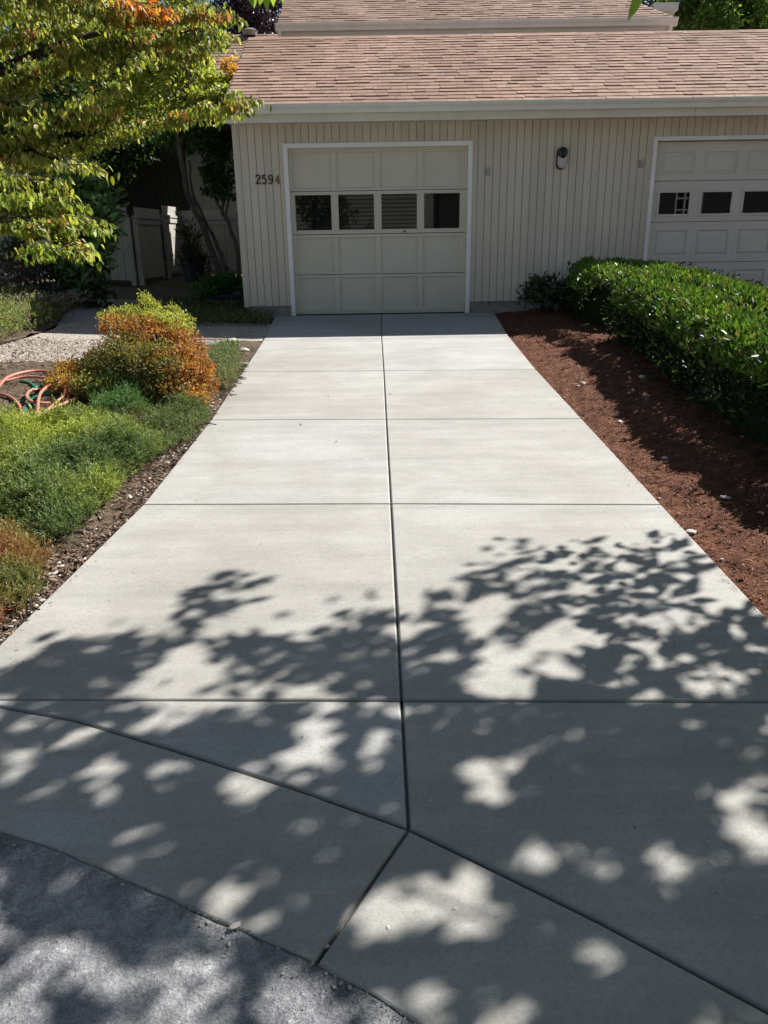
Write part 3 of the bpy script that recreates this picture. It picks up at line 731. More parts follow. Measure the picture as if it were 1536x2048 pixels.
# courtyard fence and gate
def fence(pa, pb, ztop, name, label, mat, cat='fence', cap=.045, w=.14, bot=None, thick=.04):
    a = Vector((pa[0], pa[1], 0)); b = Vector((pb[0], pb[1], 0)); d = (b-a); L_ = d.length; d.normalize(); nrm = Vector((d.y, -d.x, 0))
    f = empty(name, (pa[0], pa[1], gz(*pa)), label, cat)
    mb = MB(); k = 0; n = max(1, round(L_/w))
    for k in range(n):
        s0, s1 = L_*k/n+.004, L_*(k+1)/n-.004; m_ = a+d*((s0+s1)/2); zb = (gz(m_.x, m_.y)+.04) if bot is None else bot
        p = a+d*s0; q = a+d*s1; t = nrm*thick/2
        mb.add([(p+t)[:2]+(zb,) if False else (p.x+t.x, p.y+t.y, zb), (q.x+t.x, q.y+t.y, zb), (q.x-t.x, q.y-t.y, zb), (p.x-t.x, p.y-t.y, zb),
                (p.x+t.x, p.y+t.y, ztop), (q.x+t.x, q.y+t.y, ztop), (q.x-t.x, q.y-t.y, ztop), (p.x-t.x, p.y-t.y, ztop)],
               [(0, 1, 2, 3), (4, 7, 6, 5), (0, 4, 5, 1), (1, 5, 6, 2), (2, 6, 7, 3), (3, 7, 4, 0)])
    mb.bar(a+Vector((0, 0, ztop-.3)), b+Vector((0, 0, ztop-.3)), .012, ztop-.0-1.0)
    mb.build('boards', mat, f)
    mb = MB(); mb.bar(a+Vector((0, 0, ztop+cap/2+.001))-d*.02, b+Vector((0, 0, ztop+cap/2+.001))+d*.02, .11, cap); mb.bar(a+Vector((0, 0, ztop-.06))+nrm*.035, b+Vector((0, 0, ztop-.06))+nrm*.035, .02, .08)
    mb.build('cap_rail', M['paleboard'], f)
    for p in (a, b):
        mb = MB(); mb.box(p.x-.045, p.x+.045, p.y-.045, p.y+.045, gz(p.x, p.y)-.05, ztop-.01); mb.build('post', mat, f)
    return f
zt = at(270, 434, 14.9).z
fA = at(262, 500, 14.9); fence((-7.5, 15.0), (fA.x, 14.9), zt, 'fence', 'grey board fence panel left of the courtyard gate', M['fencewood'])
gA = at(277, 500, 14.95); gB = at(326, 500, 16.3)
fence((gA.x, 14.95), (gB.x, 16.3), zt-.02, 'gate', 'open board gate standing ajar', M['fencewood'], 'gate', bot=gz(-4, 15.5)+.06)
pA = at(332, 500, 16.3); pB = at(362, 500, 17.4)
fence((pA.x, 16.3), (pB.x, 17.4), at(332, 434, 16.3).z, 'fence', 'pale solid fence section receding behind the courtyard gate', M['paleboard'], w=1.2)
qA = at(362, 500, 17.45); fence((qA.x+.02, 17.5), (-1.9, 17.3), at(430, 440, 17.4).z, 'fence', 'brown board fence at the back behind the leaning trunks', M['fencewood'])

# ------------------------------------------------------------------ trees and shrubs
GRN = [(.10, .15, .018), (.16, .20, .025), (.06, .11, .015), (.22, .22, .03)]
def limb(mb, pts, r0, r1, seg=7, jit=.02):
    pts = [Vector(p) for p in pts]; out = []
    for a, b in zip(pts, pts[1:]):
        for t in (0, .25, .5, .75): out.append(a.lerp(b, t)+Vector([random.gauss(0, jit) for _ in range(3)])*(0 if t == 0 else 1))
    out.append(pts[-1]); n = len(out); mb.tube(out, [r0+(r1-r0)*i/(n-1) for i in range(n)], seg)

# near dogwood on the left (trunk outside the picture)
dog = empty('dogwood_tree', (-5.0, 7.2, gz(-5.0, 7.2)), 'large dogwood with drooping yellow green leaves filling the upper left', 'tree')
sprays = [([(-90, 110), (100, 60), (300, 30), (435, 25)], 7.6, 900, 0), ([(-90, 215), (60, 150), (190, 92), (300, 75), (385, 68)], 7.2, 1100, 0),
          ([(-90, 330), (60, 262), (170, 205), (265, 110)], 6.8, 700, 0), ([(-90, 345), (90, 310), (230, 265), (350, 235), (430, 215), (482, 200)], 7.4, 1300, 0),
          ([(-90, 420), (20, 395), (90, 408), (150, 445)], 5.9, 620, 1), ([(-90, 455), (30, 440), (100, 470), (125, 500)], 5.8, 620, 1),
          ([(-90, 345), (40, 305), (110, 318), (140, 330)], 6.6, 300, 0), ([(-90, 400), (0, 350), (60, 355), (95, 372)], 6.2, 340, 0), ([(-90, 140), (80, 130), (210, 125)], 7.9, 600, 0),
          ([(-90, 20), (60, -10), (200, -30)], 6.6, 500, 0), ([(-90, 250), (60, 215), (150, 240), (220, 225)], 7.0, 650, 0),
          ([(200, 60), (300, 90), (395, 110)], 8.1, 500, 0), ([(330, 30), (380, 22), (412, 50), (405, 85)], 8.2, 380, 0), ([(-90, 60), (40, 20), (150, 15), (240, 25)], 7.2, 600, 0), ([(205, 38), (240, 20), (290, 20)], 7.3, 90, 2), ([(255, 5), (290, 8)], 7.3, 40, 2)]
bb = MB(); P = []; D = []; C = []; 
fork = Vector((-4.7, 7.3, 2.2))
limb(bb, [(-5.0, 7.2, gz(-5, 7.2)-.1), (-4.9, 7.25, 1.3), fork], .13, .10, 10, .01)
def walkpoly(pts, t):
    L_ = [(b-a).length for a, b in zip(pts, pts[1:])]; s = t*sum(L_)
    for i, l in enumerate(L_):
        if s <= l or i == len(L_)-1: return pts[i].lerp(pts[i+1], min(1, s/l)), (pts[i+1]-pts[i]).normalized()
        s -= l
for si, (pp, Y, n, low) in enumerate(sprays):
    w = [at(px, py, Y+.25*math.sin(i*1.7+si)) for i, (px, py) in enumerate(pp)]
    if low == 2: limb(bb, w, .008, .003, 5, .01)
    else: limb(bb, [fork+Vector((0, 0, random.uniform(-.3, .6)))]+w, .034, .005, 6, .02)
    nt = max(14, n//13)
    for k in range(nt):
        t = .06+.94*(k+random.random())/nt; q, d = walkpoly(w, t)
        side = random.choice((-1, 1)); td = (d*.6+Vector((side*d.y*-1, side*d.x, 0))*random.uniform(.4, 1.1)+Vector((0, 0, random.uniform(-.08, .14)))).normalized()
        tl = random.uniform(.15, .48)*(1.15-t*.5); e = q+td*tl+Vector((0, 0, -.08*tl))
        bb.tube([q, (q+e)/2+Vector((0, 0, .03)), e], [.004, .003, .002], 4)
        m = 26
        for j in range(m):
            s = random.random()**.8; b = q.lerp(e, s)+Vector((random.gauss(0, .035), random.gauss(0, .035), random.gauss(0, .018)))
            P.append(b); hd = Vector((random.gauss(0, .6), random.gauss(0, .6), -random.uniform(.35, 1.5))); D.append(hd)
        red = random.random()
        cc = palette(m, [(.25, .28, .05), (.15, .205, .035), (.36, .33, .10), (.05, .09, .02)], [4, 3, 2.6, 2.4])
        if red < .07: cc = palette(m, [(.42, .14, .05), (.30, .2, .06), (.2, .2, .04)])
        if low == 2: cc = palette(m, [(.50, .13, .03), (.48, .22, .05), (.36, .13, .04), (.25, .22, .05)])
        if low: cc = cc*np.array([1.05, 1.15, 1.1])
        C.append(cc)
P = np.array([tuple(p) for p in P]); D = np.array([tuple(p) for p in D]); C = np.concatenate(C); n = len(P)
Nn = np.stack([RNG.normal(0, .6, n), RNG.normal(-.3, .6, n), RNG.random(n)*1.2+.2], 1)
L = RNG.uniform(.04, .074, n)
leaves('foliage', P, D, Nn, L, L*RNG.uniform(.4, .52, n), C, M['leaf'], dog, hi=True, fold=.16, droop=.22)
bb.build('trunk', M['barkdark'], dog, smooth=True)

# generic tree: crown of leaf clumps given as (px,py,Y,rx,rz,n)
def crown(name, loc, label, clumps, trunk, leafsize, cols, w=None, mat='leaf', bark='bark', group=None, aspect=.62, droop=.2, ry=None, cat='tree', sub=9, up=.2):
    t = empty(name, loc, label, cat, group)
    P = []; O = []; C = []
    for cl in clumps:
        px, py, Y, rx, rz, n = cl[:6]; c = at(px, py, Y); cc = cl[6] if len(cl) > 6 else None
        for k in range(sub):
            d = Vector([random.gauss(0, 1) for _ in range(3)]).normalized()*random.uniform(.35, .95)
            sc = Vector((c.x+d.x*rx, c.y+d.y*(ry or rx), c.z+d.z*rz)); r = random.uniform(.28, .5)
            p, o = blob(n//sub, sc, (rx*r, (ry or rx)*r, rz*r*.75), .35); P.append(p); O.append(o)
            if cc is not None: C.append(palette(len(p), cc))
            else: C.append(palette(len(p), cols, w)*random.uniform(.75, 1.2))
    P = np.concatenate(P); O = np.concatenate(O); C = np.concatenate(C)
    k = P[:, 2] > 0.5; P, O, C = P[k], O[k], C[k]; n = len(P)
    D = rdir(n, -.1, O*.8, .8); Nn = rdir(n, .9, O*.5, .6); L = leafsize*RNG.uniform(.7, 1.25, n)
    leaves('crown', P, D, Nn, L, L*aspect, C, M[mat], t, hi=False, fold=.15, droop=droop)
    mb = MB()
    for pts, r0, r1 in trunk: limb(mb, pts, r0, r1, 8, .015)
    mb.build('trunk', M[bark], t, smooth=True)
    return t
YG = [(.30, .33, .055), (.21, .27, .04), (.42, .40, .10), (.11, .17, .03)]
OR = [(.55, .12, .03), (.6, .22, .05), (.38, .2, .05)]
gx = lambda px, py, Y: tuple(at(px, py, Y))
b1 = Vector(gx(458, 548, 13.2)); b1.z = gz(b1.x, b1.y)-.05
crown('vine_maple', tuple(b1), 'slender leaning maple with yellow green leaves beside the garage corner',
      [(300, 60, 12.2, .9, .55, 3600), (385, 60, 12.4, .45, .5, 2000), (345, 165, 12.3, .85, .45, 2600), (425, 175, 12.3, .38, .32, 2600), (270, 130, 12.0, .7, .5, 2200),
       (408, 212, 12.2, .5, .2, 1500), (455, 125, 12.1, .12, .1, 160, [(.5, .22, .05), (.45, .3, .07)]), (432, 195, 11.9, .36, .2, 1600), (468, 165, 12.0, .14, .16, 260, [(.5, .3, .07), (.35, .3, .06)]), (210, 60, 12.4, .6, .4, 1800), (245, 22, 11.6, .38, .17, 900, OR), (300, 18, 11.5, .16, .12, 350, OR), 
       (215, 200, 12.5, .6, .5, 1500), (320, -190, 12.6, 1.3, .7, 2600), (450, -230, 13.2, 1.3, .7, 2600), (180, -230, 13.0, 1.4, .8, 2600), (330, -380, 14.2, 1.8, .9, 2600)],  # clumps above the frame are added to darken the courtyard
      [([b1, gx(405, 450, 13.1), gx(375, 390, 13.0), gx(360, 300, 12.9), gx(352, 230, 12.8), gx(345, 130, 12.6), gx(335, 50, 12.4)], .056, .02),
       ([gx(455, 540, 13.2), gx(430, 480, 13.3), gx(405, 430, 13.3), gx(385, 385, 13.2), gx(378, 320, 13.1)], .035, .015),
       ([gx(377, 175, 12.0), gx(370, 120, 12.0), gx(366, 75, 12.1)], .03, .015), ([gx(352, 240, 12.8), gx(377, 175, 12.0), gx(392, 100, 12.2)], .03, .01),
       ([gx(352, 230, 12.8), gx(290, 130, 12.3), gx(230, 70, 12.3)], .03, .008)],
      .062, YG, [3, 3, 2, 2], sub=12)
b2 = Vector(gx(478, 520, 13.0)); b2.z = gz(b2.x, b2.y)-.05
crown('small_tree', tuple(b2), 'small dark crowned multi stemmed tree tight against the garage corner', [(430, 330, 13.2, .42, .4, 1500), (405, 275, 13.2, .5, .35, 1500), (450, 260, 13.0, .3, .4, 1200), (350, 270, 13.5, .5, .3, 900), (445, 385, 13.0, .3, .12, 350)],
      [([b2, gx(470, 480, 13.0), gx(447, 430, 13.0), gx(438, 380, 13.0), gx(430, 310, 13.1)], .038, .015), ([gx(452, 440, 13.0), gx(458, 400, 13.0), gx(455, 340, 13.0)], .025, .01), ([gx(447, 430, 13.0), gx(428, 390, 13.0), gx(405, 340, 13.2)], .028, .01)],
      .07, [(.04, .09, .02), (.07, .12, .025), (.03, .06, .015)], sub=8)
crown('evergreen_tree', (-9.0, 17.0, .9), 'dense dark evergreen behind the dogwood, left of the courtyard', [(60, 60, 17, 2.6, 1.6, 5200), (220, 150, 17.3, 1.9, 1.3, 4200), (100, 230, 16.5, 2.2, 1.2, 4200), (-20, 300, 16, 2.0, 1.5, 3000), (250, 250, 17.8, 1.2, .7, 1800), (300, 60, 19, 2.0, 1.6, 3000), (30, 420, 15.8, 1.6, 1.0, 2500), (160, 330, 16.8, .9, .5, 1200), (20, 60, 21, 4.0, 3.0, 5000), (-20, 180, 20, 3.0, 2.0, 3000), (340, 100, 23, 1.6, 1.6, 2200)],
      [([(-9.0, 17.0, .8), (-8.8, 17, 3), (-8.0, 17, 5.5), (-7, 17, 7)], .2, .05), ([(-8.8, 17, 2.5), (-7, 17, 4), (-5.5, 17.2, 5.0)], .08, .03), ([(-8.4, 17, 4.0), (-5.5, 18, 6.0)], .07, .02)], .11,
      [(.035, .075, .018), (.05, .10, .02), (.02, .045, .012)], bark='barkdark', sub=14)
crown('purple_leaf_tree', (-2.6, 26, 1.0), 'very dark purple leaved tree behind the roofs at upper left', [(500, 20, 26, 1.3, 1.2, 5200), (440, 10, 26, 1.2, 1.3, 3000), (520, -30, 26, 1.2, 1.0, 2500), (500, 55, 25.5, .9, .5, 1500), (470, 20, 27, 1.8, 1.6, 4000), (540, 0, 27, 1.6, 1.4, 3000)], [([(-2.6, 26, 1), (-2.8, 26, 4), (-3, 26, 8)], .2, .08)], .09, [(.03, .016, .03), (.05, .028, .05), (.015, .010, .016)], mat='leafgloss', bark='barkdark', sub=12)
for k, (nm, lab, loc, cl, cols) in enumerate([
    ('background_tree', 'bright green broadleaf tree behind the roof at the top right corner', (10.5, 24, .9), [(1400, 30, 23, 1.0, 1.2, 3600), (1470, 20, 24, 1.3, 1.3, 4000), (1540, 40, 23.5, 1.2, 1.2, 3600), (1430, -40, 24, 1.6, 1.2, 3000)], [(.11, .19, .04), (.07, .14, .035), (.16, .24, .05)]),
    ('background_tree', 'darker green tree farther back beyond the bright tree at top right', (7.5, 29, .9), [(1380, 20, 29, 1.6, 2.0, 3200), (1300, 0, 30, 1.6, 1.6, 2400), (1500, 30, 29.5, 2.2, 2.0, 4000), (1560, -20, 29, 1.6, 2.0, 2000), (1400, 60, 28.5, 1.6, 1.0, 2400)], [(.04, .08, .03), (.06, .10, .035), (.03, .05, .02)])]):
    c0 = at(cl[0][0], cl[0][1], cl[0][2])
    crown(nm, loc, lab, cl, [([loc, (loc[0]-.2, loc[1], 4), tuple(c0)], .22, .08), ([(loc[0]-.2, loc[1], 4), gx(cl[2][0], cl[2][1], cl[2][2])], .12, .05)], .14, cols, group='trees behind the roof at the right', sub=14)

def shrub(name, label, defs, leafsize, mat, aspect=.4, cat='shrub', up=.5, hi=False, stems=14, stemmat='barkdark', droop=.15, spread=.7, out=.9):
    """defs: (px,py,Y,rx,ry,rz,n,cols)"""
    P = []; O = []; C = []; cs = []
    for px, py, Y, rx, ry, rz, n, cols in defs:
        c = gp(px, py, Y) if Y < 2 else at(px, py, Y); cs.append(c)
        for k in range(7):
            d = Vector([random.gauss(0, 1) for _ in range(3)]).normalized()*random.uniform(.2, .8); r = random.uniform(.35, .6)
            p, o = blob(n//7, (c.x+d.x*rx, c.y+d.y*ry, c.z+d.z*rz), (rx*r, ry*r, rz*r), .3); P.append(p); O.append(o); C.append(palette(len(p), cols)*random.uniform(.8, 1.15))
    P = np.concatenate(P); O = np.concatenate(O); C = np.concatenate(C)
    P = P+O*np.abs(RNG.normal(0, min(leafsize, .026)*.8, (len(P), 1)))+RNG.normal(0, leafsize*.3, P.shape)
    k = np.array([p[2] > gz(p[0], p[1])+.01 for p in P]); P, O, C = P[k], O[k], C[k]; n = len(P)
    c = Vector(P.mean(0)); base = Vector((c.x, c.y, gz(c.x, c.y)))
    t = empty(name, tuple(base), label, cat)
    D = rdir(n, up, O*out, spread); Nn = rdir(n, .5, O*.6, .7); L = leafsize*RNG.uniform(.65, 1.3, n)
    leaves('foliage', P, D, Nn, L, L*aspect, C, M[mat], t, hi=hi, fold=.15, droop=droop)
    mb = MB()
    for k in range(stems):
        q = Vector(P[RNG.integers(n)]); mid = base.lerp(q, .5)+Vector((random.gauss(0, .04), random.gauss(0, .04), .05)); mb.tube([base+Vector((0, 0, -.03)), mid, q], [.009, .006, .003], 5)
    mb.build('stems', M[stemmat], t, smooth=True)
    return t
# rhododendron, left of the courtyard; front greens lightened in place of glints
shrub('rhododendron', 'glossy dark rhododendron between the dogwood and the courtyard fence', [
    (180, 450, 11.6, .42, .5, .5, 1000, [(.10, .19, .06), (.13, .23, .08), (.05, .1, .03)]), (175, 520, 11.6, .5, .6, .5, 900, [(.07, .14, .04), (.09, .16, .055)]),
    (90, 400, 12.5, .9, .7, .6, 800, [(.05, .09, .025), (.03, .06, .02)]), (175, 385, 11.8, .45, .4, .45, 700, [(.10, .18, .05)]), (60, 520, 12.0, .9, .6, .5, 900, [(.02, .05, .015), (.035, .06, .02)]), (160, 575, 11.8, .7, .5, .3, 500, [(.025, .05, .015)]), (40, 350, 12.8, .9, .7, .5, 600, [(.03, .07, .02)])],
    .14, 'leafgloss', .33, hi=True, stems=30, up=.2)
shrub('dark_shrub', 'small shaded reddish shrub at the far left under the dogwood', [(10, 545, 10.8, .5, .4, .22, 700, [(.09, .03, .04), (.05, .03, .03), (.04, .05, .03)]), (50, 520, 11.2, .5, .4, .25, 500, [(.04, .05, .03), (.07, .03, .04)])], .05, 'leaf', .5)
shrub('tall_perennial', 'airy grey stemmed perennial in a pot against the pale fence', [(385, 480, 15.3, .22, .2, .45, 260, [(.03, .05, .02), (.02, .03, .015)]), (385, 525, 15.2, .3, .25, .3, 500, [(.03, .05, .02), (.02, .04, .015)])], .12, 'leaf', .18, up=1.2, stems=24)
p = at(388, 550, 15.2); mb = MB(); z = gz(p.x, 15.2); mb.tube([(p.x, 15.2, z), (p.x, 15.2, z+.3), (p.x, 15.2, z+.34)], [.16, .21, .225], 16); tag(mb.build('plant_pot', M['pot'], loc=(p.x, 15.2, z)), 'round black plant pot standing against the pale fence', 'pot')
shrub('leafy_perennial', 'bright green leafy clump in the shade left of the garage corner', [(430, 575, 12.4, .32, .28, .2, 1100, [(.06, .16, .03), (.09, .2, .035), (.04, .1, .02)]), (468, 570, 12.3, .2, .2, .18, 600, [(.05, .14, .03), (.08, .17, .03)]), (405, 590, 12.1, .2, .2, .14, 400, [(.06, .15, .03)])], .06, 'leaf', .55, stems=10)
# planter box
p = at(459, 604, 12.1); z = gz(p.x, 12.1)
mb = MB()
mb.add([(p.x-.26, 11.98, z), (p.x+.2, 11.98, z), (p.x+.2, 12.2, z), (p.x-.26, 12.2, z), (p.x-.30, 11.94, z+.16), (p.x+.24, 11.94, z+.16), (p.x+.24, 12.24, z+.16), (p.x-.30, 12.24, z+.16), (p.x-.28, 11.96, z+.155), (p.x+.22, 11.96, z+.155), (p.x+.22, 12.22, z+.155), (p.x-.28, 12.22, z+.155), (p.x-.25, 11.99, z+.08), (p.x+.19, 11.99, z+.08), (p.x+.19, 12.19, z+.08), (p.x-.25, 12.19, z+.08)],
       [(0, 3, 2, 1), (0, 1, 5, 4), (1, 2, 6, 5), (2, 3, 7, 6), (3, 0, 4, 7), (4, 5, 9, 8), (5, 6, 10, 9), (6, 7, 11, 10), (7, 4, 8, 11), (8, 9, 13, 12), (9, 10, 14, 13), (10, 11, 15, 14), (11, 8, 12, 15), (12, 13, 14, 15)])
tag(mb.build('planter', M['pot'], loc=(p.x, 12.1, z)), 'dark rectangular plastic planter at the left foot of the garage', 'planter')
# low ground cover by the garage corner
n = 5200; P = []
while len(P) < n:
    px = random.uniform(325, 545); py = random.uniform(606, 652)
    q = gp(px, py)
    if q.x > -1.47 or q.y > 12.2 or (q.x > -1.95 and q.y > 11.1): continue
    P.append((q.x, q.y, q.z+.01+.10*random.random()))
P = np.array(P); D = rdir(n, .8); L = RNG.uniform(.025, .05, n)
tag(leaves('ground_cover', P, D, rdir(n, 1), L, L*.5, palette(n, [(.07, .11, .03), (.12, .15, .06), (.04, .07, .02), (.2, .2, .1)]), M['leaf']), 'low leafy ground cover along the walk and the foot of the garage', 'ground cover', kind='stuff')

# orange and yellow spirea
OC = [(.34, .12, .035), (.28, .14, .045), (.22, .08, .03), (.36, .17, .05), (.17, .13, .045)]
YC = [(.27, .29, .055), (.17, .22, .04), (.33, .32, .08)]
DK = [(.10, .13, .03), (.16, .13, .035), (.06, .09, .025), (.2, .13, .04)]
shrub('spirea_shrub', 'rounded spirea turning from yellow green top to orange beside the walk', [
    (292, 612, .56, .12, .16, .12, 1500, YC), (250, 636, .48, .2, .2, .13, 2200, YC), (335, 648, .46, .24, .24, .13, 2600, YC), (290, 645, .46, .3, .26, .13, 2600, YC), (352, 626, .52, .07, .08, .09, 500, YC), (290, 597, .62, .04, .05, .07, 220, YC),
    (262, 672, .40, .28, .26, .15, 3600, OC), (320, 690, .38, .34, .28, .16, 4200, OC), (362, 720, .32, .28, .26, .15, 3800, OC), (390, 755, .22, .22, .22, .14, 3000, OC), (330, 735, .28, .34, .3, .18, 3800, DK), (368, 786, .13, .22, .2, .12, 2200, [(.32, .19, .05), (.26, .17, .05), (.36, .15, .045)]),
    (250, 722, .28, .32, .3, .18, 3000, DK), (390, 695, .36, .14, .14, .1, 900, OC), (300, 775, .14, .3, .26, .14, 2400, DK), (362, 670, .44, .14, .14, .1, 800, YC), (228, 740, .18, .22, .2, .12, 1500, DK), (320, 662, .42, .24, .2, .12, 1400, OC)], .027, 'leaf', .5, stems=34, up=.4)
shrub('spirea_shrub', 'low sprawling orange and olive spirea reaching left over the hose', [
    (150, 740, .14, .28, .2, .08, 1900, [(.36, .24, .05), (.26, .22, .05), (.4, .16, .04)]), (205, 730, .2, .3, .22, .12, 2600, DK), (118, 765, .1, .2, .14, .06, 1100, [(.4, .2, .05), (.35, .26, .06)]), (190, 770, .12, .25, .2, .1, 1800, [(.3, .26, .08), (.2, .2, .06)]), (185, 715, .22, .12, .1, .06, 400, OC)], .026, 'leaf', .5, stems=16, up=.3)

# feathery mats (juniper, heather, santolina)
def feathery(name, label, outline, hgt, n, cols, plume=.10, cat='shrub', needles=12, lean=(0, -.15), nl=.02, core=True, colf=None, wd=.12, up=1.0, gaps=False):
    poly = [tuple(gp(*q))[:2] if isinstance(q, tuple) and abs(q[0])+abs(q[1]) > 20 else q for q in outline]
    xs_ = [q[0] for q in poly]; ys_ = [q[1] for q in poly]
    cx, cy = sum(xs_)/len(xs_), sum(ys_)/len(ys_)
    t = empty(name, (cx, cy, gz(cx, cy)), label, cat)
    def edge(x, y): return min(math.dist((x, y), (a[0]+(b[0]-a[0])*s, a[1]+(b[1]-a[1])*s)) for a, b in zip(poly, poly[1:]+poly[:1]) for s in (0, .2, .4, .6, .8))
    def hz(x, y, e): return hgt*min(1, (e/.22))**.6*(.62+.75*mnoise.noise(Vector((x*3.1, y*3.1, 4)))+.5*mnoise.noise(Vector((x*8, y*8, 4))))
    B = []; A = []; CC = []
    while len(B) < n:
        x = random.uniform(min(xs_), max(xs_)); y = random.uniform(min(ys_), max(ys_))
        if not inpoly(x, y, poly): continue
        e = edge(x, y); h = hz(x, y, e)
        if gaps and mnoise.noise(Vector((x*5.5, y*5.5, 7))) < -.22 and random.random() < .75: continue
        z = gz(x, y)+max(.01, h*random.uniform(.5, 1.0)); B.append((x, y, z))
        A.append((random.gauss(lean[0], .5), random.gauss(lean[1], .5), random.uniform(.3, 1.0)*up)); 
        CC.append(colf(x, y) if colf else None)
    B = np.array(B); A = unit(np.array(A)); base = palette(n, cols)
    if colf: base = np.array([np.array(c)*random.uniform(.75, 1.2) for c in CC])
    pl = plume*RNG.uniform(.6, 1.3, n)
    S1 = unit(np.cross(A, np.array([.3, .2, 1]))); S2 = np.cross(A, S1)
    P = []; D = []; C = []; N_2 = []
    for k in range(needles):
        u = k/needles; ang = k*2.4+RNG.random((n, 1))*1.2; sd = S1*np.cos(ang)+S2*np.sin(ang)
        P.append(B+A*(u*pl)[:, None]); D.append(A*.9+sd*(.75-.3*u)); N_2.append(sd+A*.2); C.append(base*(.75+.45*u))
    P = np.concatenate(P); D = np.concatenate(D); N_2 = np.cross(D, np.concatenate(N_2)+RNG.normal(0, .5, D.shape)); C = np.concatenate(C)
    Ln = nl*RNG.uniform(.7, 1.3, len(P)); leaves('foliage', P, D, N_2, Ln, Ln*wd*2, C, M['needleleaf'], t, fold=.1, droop=.1)
    mb = MB()
    for k in range(70 if core else 20):
        i = RNG.integers(n); q = Vector(B[i]); d = Vector((random.gauss(0, 1), random.gauss(0, 1), 0)).normalized()*.09; mb.tube([(q.x+d.x, q.y+d.y, gz(q.x+d.x, q.y+d.y)), (q.x+d.x*.4, q.y+d.y*.4, (q.z+gz(q.x, q.y))/2), q+Vector(A[i])*float(pl[i])*.6], [.004, .003, .002], 5)
    mb.build('stems', M['barkdark'], t, smooth=True)
    return t
JUN = [(.10, .20, .03), (.16, .27, .04), (.06, .13, .03), (.22, .31, .05)]
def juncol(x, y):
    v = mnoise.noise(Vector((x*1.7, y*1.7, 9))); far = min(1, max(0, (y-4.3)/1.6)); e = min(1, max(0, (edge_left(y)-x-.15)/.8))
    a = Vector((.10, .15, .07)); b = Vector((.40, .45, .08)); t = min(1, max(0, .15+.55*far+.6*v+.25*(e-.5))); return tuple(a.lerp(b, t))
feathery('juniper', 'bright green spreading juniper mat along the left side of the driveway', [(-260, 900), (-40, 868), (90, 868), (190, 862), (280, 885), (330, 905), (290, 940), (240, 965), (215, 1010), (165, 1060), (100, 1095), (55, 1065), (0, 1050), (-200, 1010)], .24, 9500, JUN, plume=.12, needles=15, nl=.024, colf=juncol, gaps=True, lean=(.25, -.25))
def heacol(x, y):
    v = mnoise.noise(Vector((x*3.2, y*3.2, 2))); cols = [Vector((.13, .14, .05)), Vector((.24, .20, .075)), Vector((.24, .10, .05))]; t = min(1.99, max(0, 1+v*2.6)); i = int(t); return tuple(cols[i].lerp(cols[i+1] if i < 2 else cols[2], t-i))
feathery('heather', 'olive and rust coloured heather at the lower left edge', [(-200, 1060), (0, 1075), (50, 1085), (95, 1120), (85, 1160), (75, 1195), (40, 1230), (0, 1262), (-200, 1330)], .16, 4600, [(.2, .2, .05)], plume=.09, needles=12, nl=.018, colf=heacol, gaps=True)
feathery('low_herb', 'blue green feathery herb between the juniper and the orange shrub', [(175, 790), (265, 785), (310, 810), (300, 850), (205, 850)], .30, 1500, [(.07, .15, .05), (.10, .19, .06)], plume=.09, needles=10, nl=.022)
feathery('low_herb', 'grey green herb beside the driveway below the orange shrub', [(290, 860), (320, 825), (370, 812), (418, 825), (416, 848), (385, 880), (330, 915), (300, 900)], .20, 1300, [(.10, .15, .05), (.15, .18, .08), (.08, .12, .04)], plume=.08, needles=9, nl=.022)
feathery('low_herb', 'silvery green santolina tuft right of the orange shrub', [(405, 720), (440, 700), (478, 706), (482, 740), (462, 772), (430, 778)], .17, 900, [(.13, .17, .08), (.2, .22, .12), (.1, .14, .06)], plume=.10, needles=9, nl=.022)
feathery('dry_tuft', 'dry straw coloured tuft in the bed below the orange shrub', [(200, 840), (290, 825), (330, 860), (310, 880), (260, 870)], .12, 500, [(.2, .17, .09), (.14, .11, .06), (.1, .12, .05)], plume=.1, needles=7, nl=.03, wd=.05)
feathery('dry_tuft', 'straw coloured tuft beside the driveway right of the santolina', [(462, 740), (486, 730), (470, 775), (455, 790), (445, 770)], .08, 260, [(.25, .22, .14), (.16, .14, .08)], plume=.08, needles=7, nl=.03, wd=.05)
# lavender / flower border at far left
def lavcol(x, y):
    v = random.random(); return (.25, .28, .10) if v < .35 else (.17, .24, .07) if v < .65 else (.32, .24, .17) if v < .85 else (.12, .17, .05)
feathery('flower_border', 'mixed flowering border with pale pink and yellow green stems left of the walk', [(-160, 640), (-20, 605), (70, 608), (105, 632), (110, 655), (60, 668), (0, 690), (-120, 712)], .30, 3000, [(.25, .28, .1)], plume=.16, needles=10, nl=.032, colf=lavcol, wd=.16)
lv = empty('lavender', tuple(gp(100, 648)), 'lavender clump with thin arching stems at the edge of the walk', 'plant')
mb = MB(); P = []; c = gp(88, 640)
for k in range(110):
    b = c+Vector((random.gauss(0, .12), random.gauss(0, .12), 0)); d = Vector((random.gauss(.22, .3), random.gauss(-.05, .25), random.uniform(.28, .46))); e = b+d*.8; m_ = b+d*.5+Vector((0, 0, .06))
    mb.tube([b, m_, e], [.003, .0025, .002], 4)
    for j in range(7): P.append(tuple(m_.lerp(e, .55+.07*j)+Vector([random.gauss(0, .006) for _ in range(3)])))
mb.build('stems', M['needle'], lv)
n = len(P); leaves('flowers', np.array(P), rdir(n, .8), rdir(n), .022, .011, palette(n, [(.22, .17, .34), (.3, .27, .28), (.25, .26, .14)]), M['leaf'], lv)
lv2 = None
P = []; 
for k in range(1100):
    q = c+Vector((random.gauss(0, .16), random.gauss(0, .14), random.uniform(0, .28))); P.append(tuple(q))
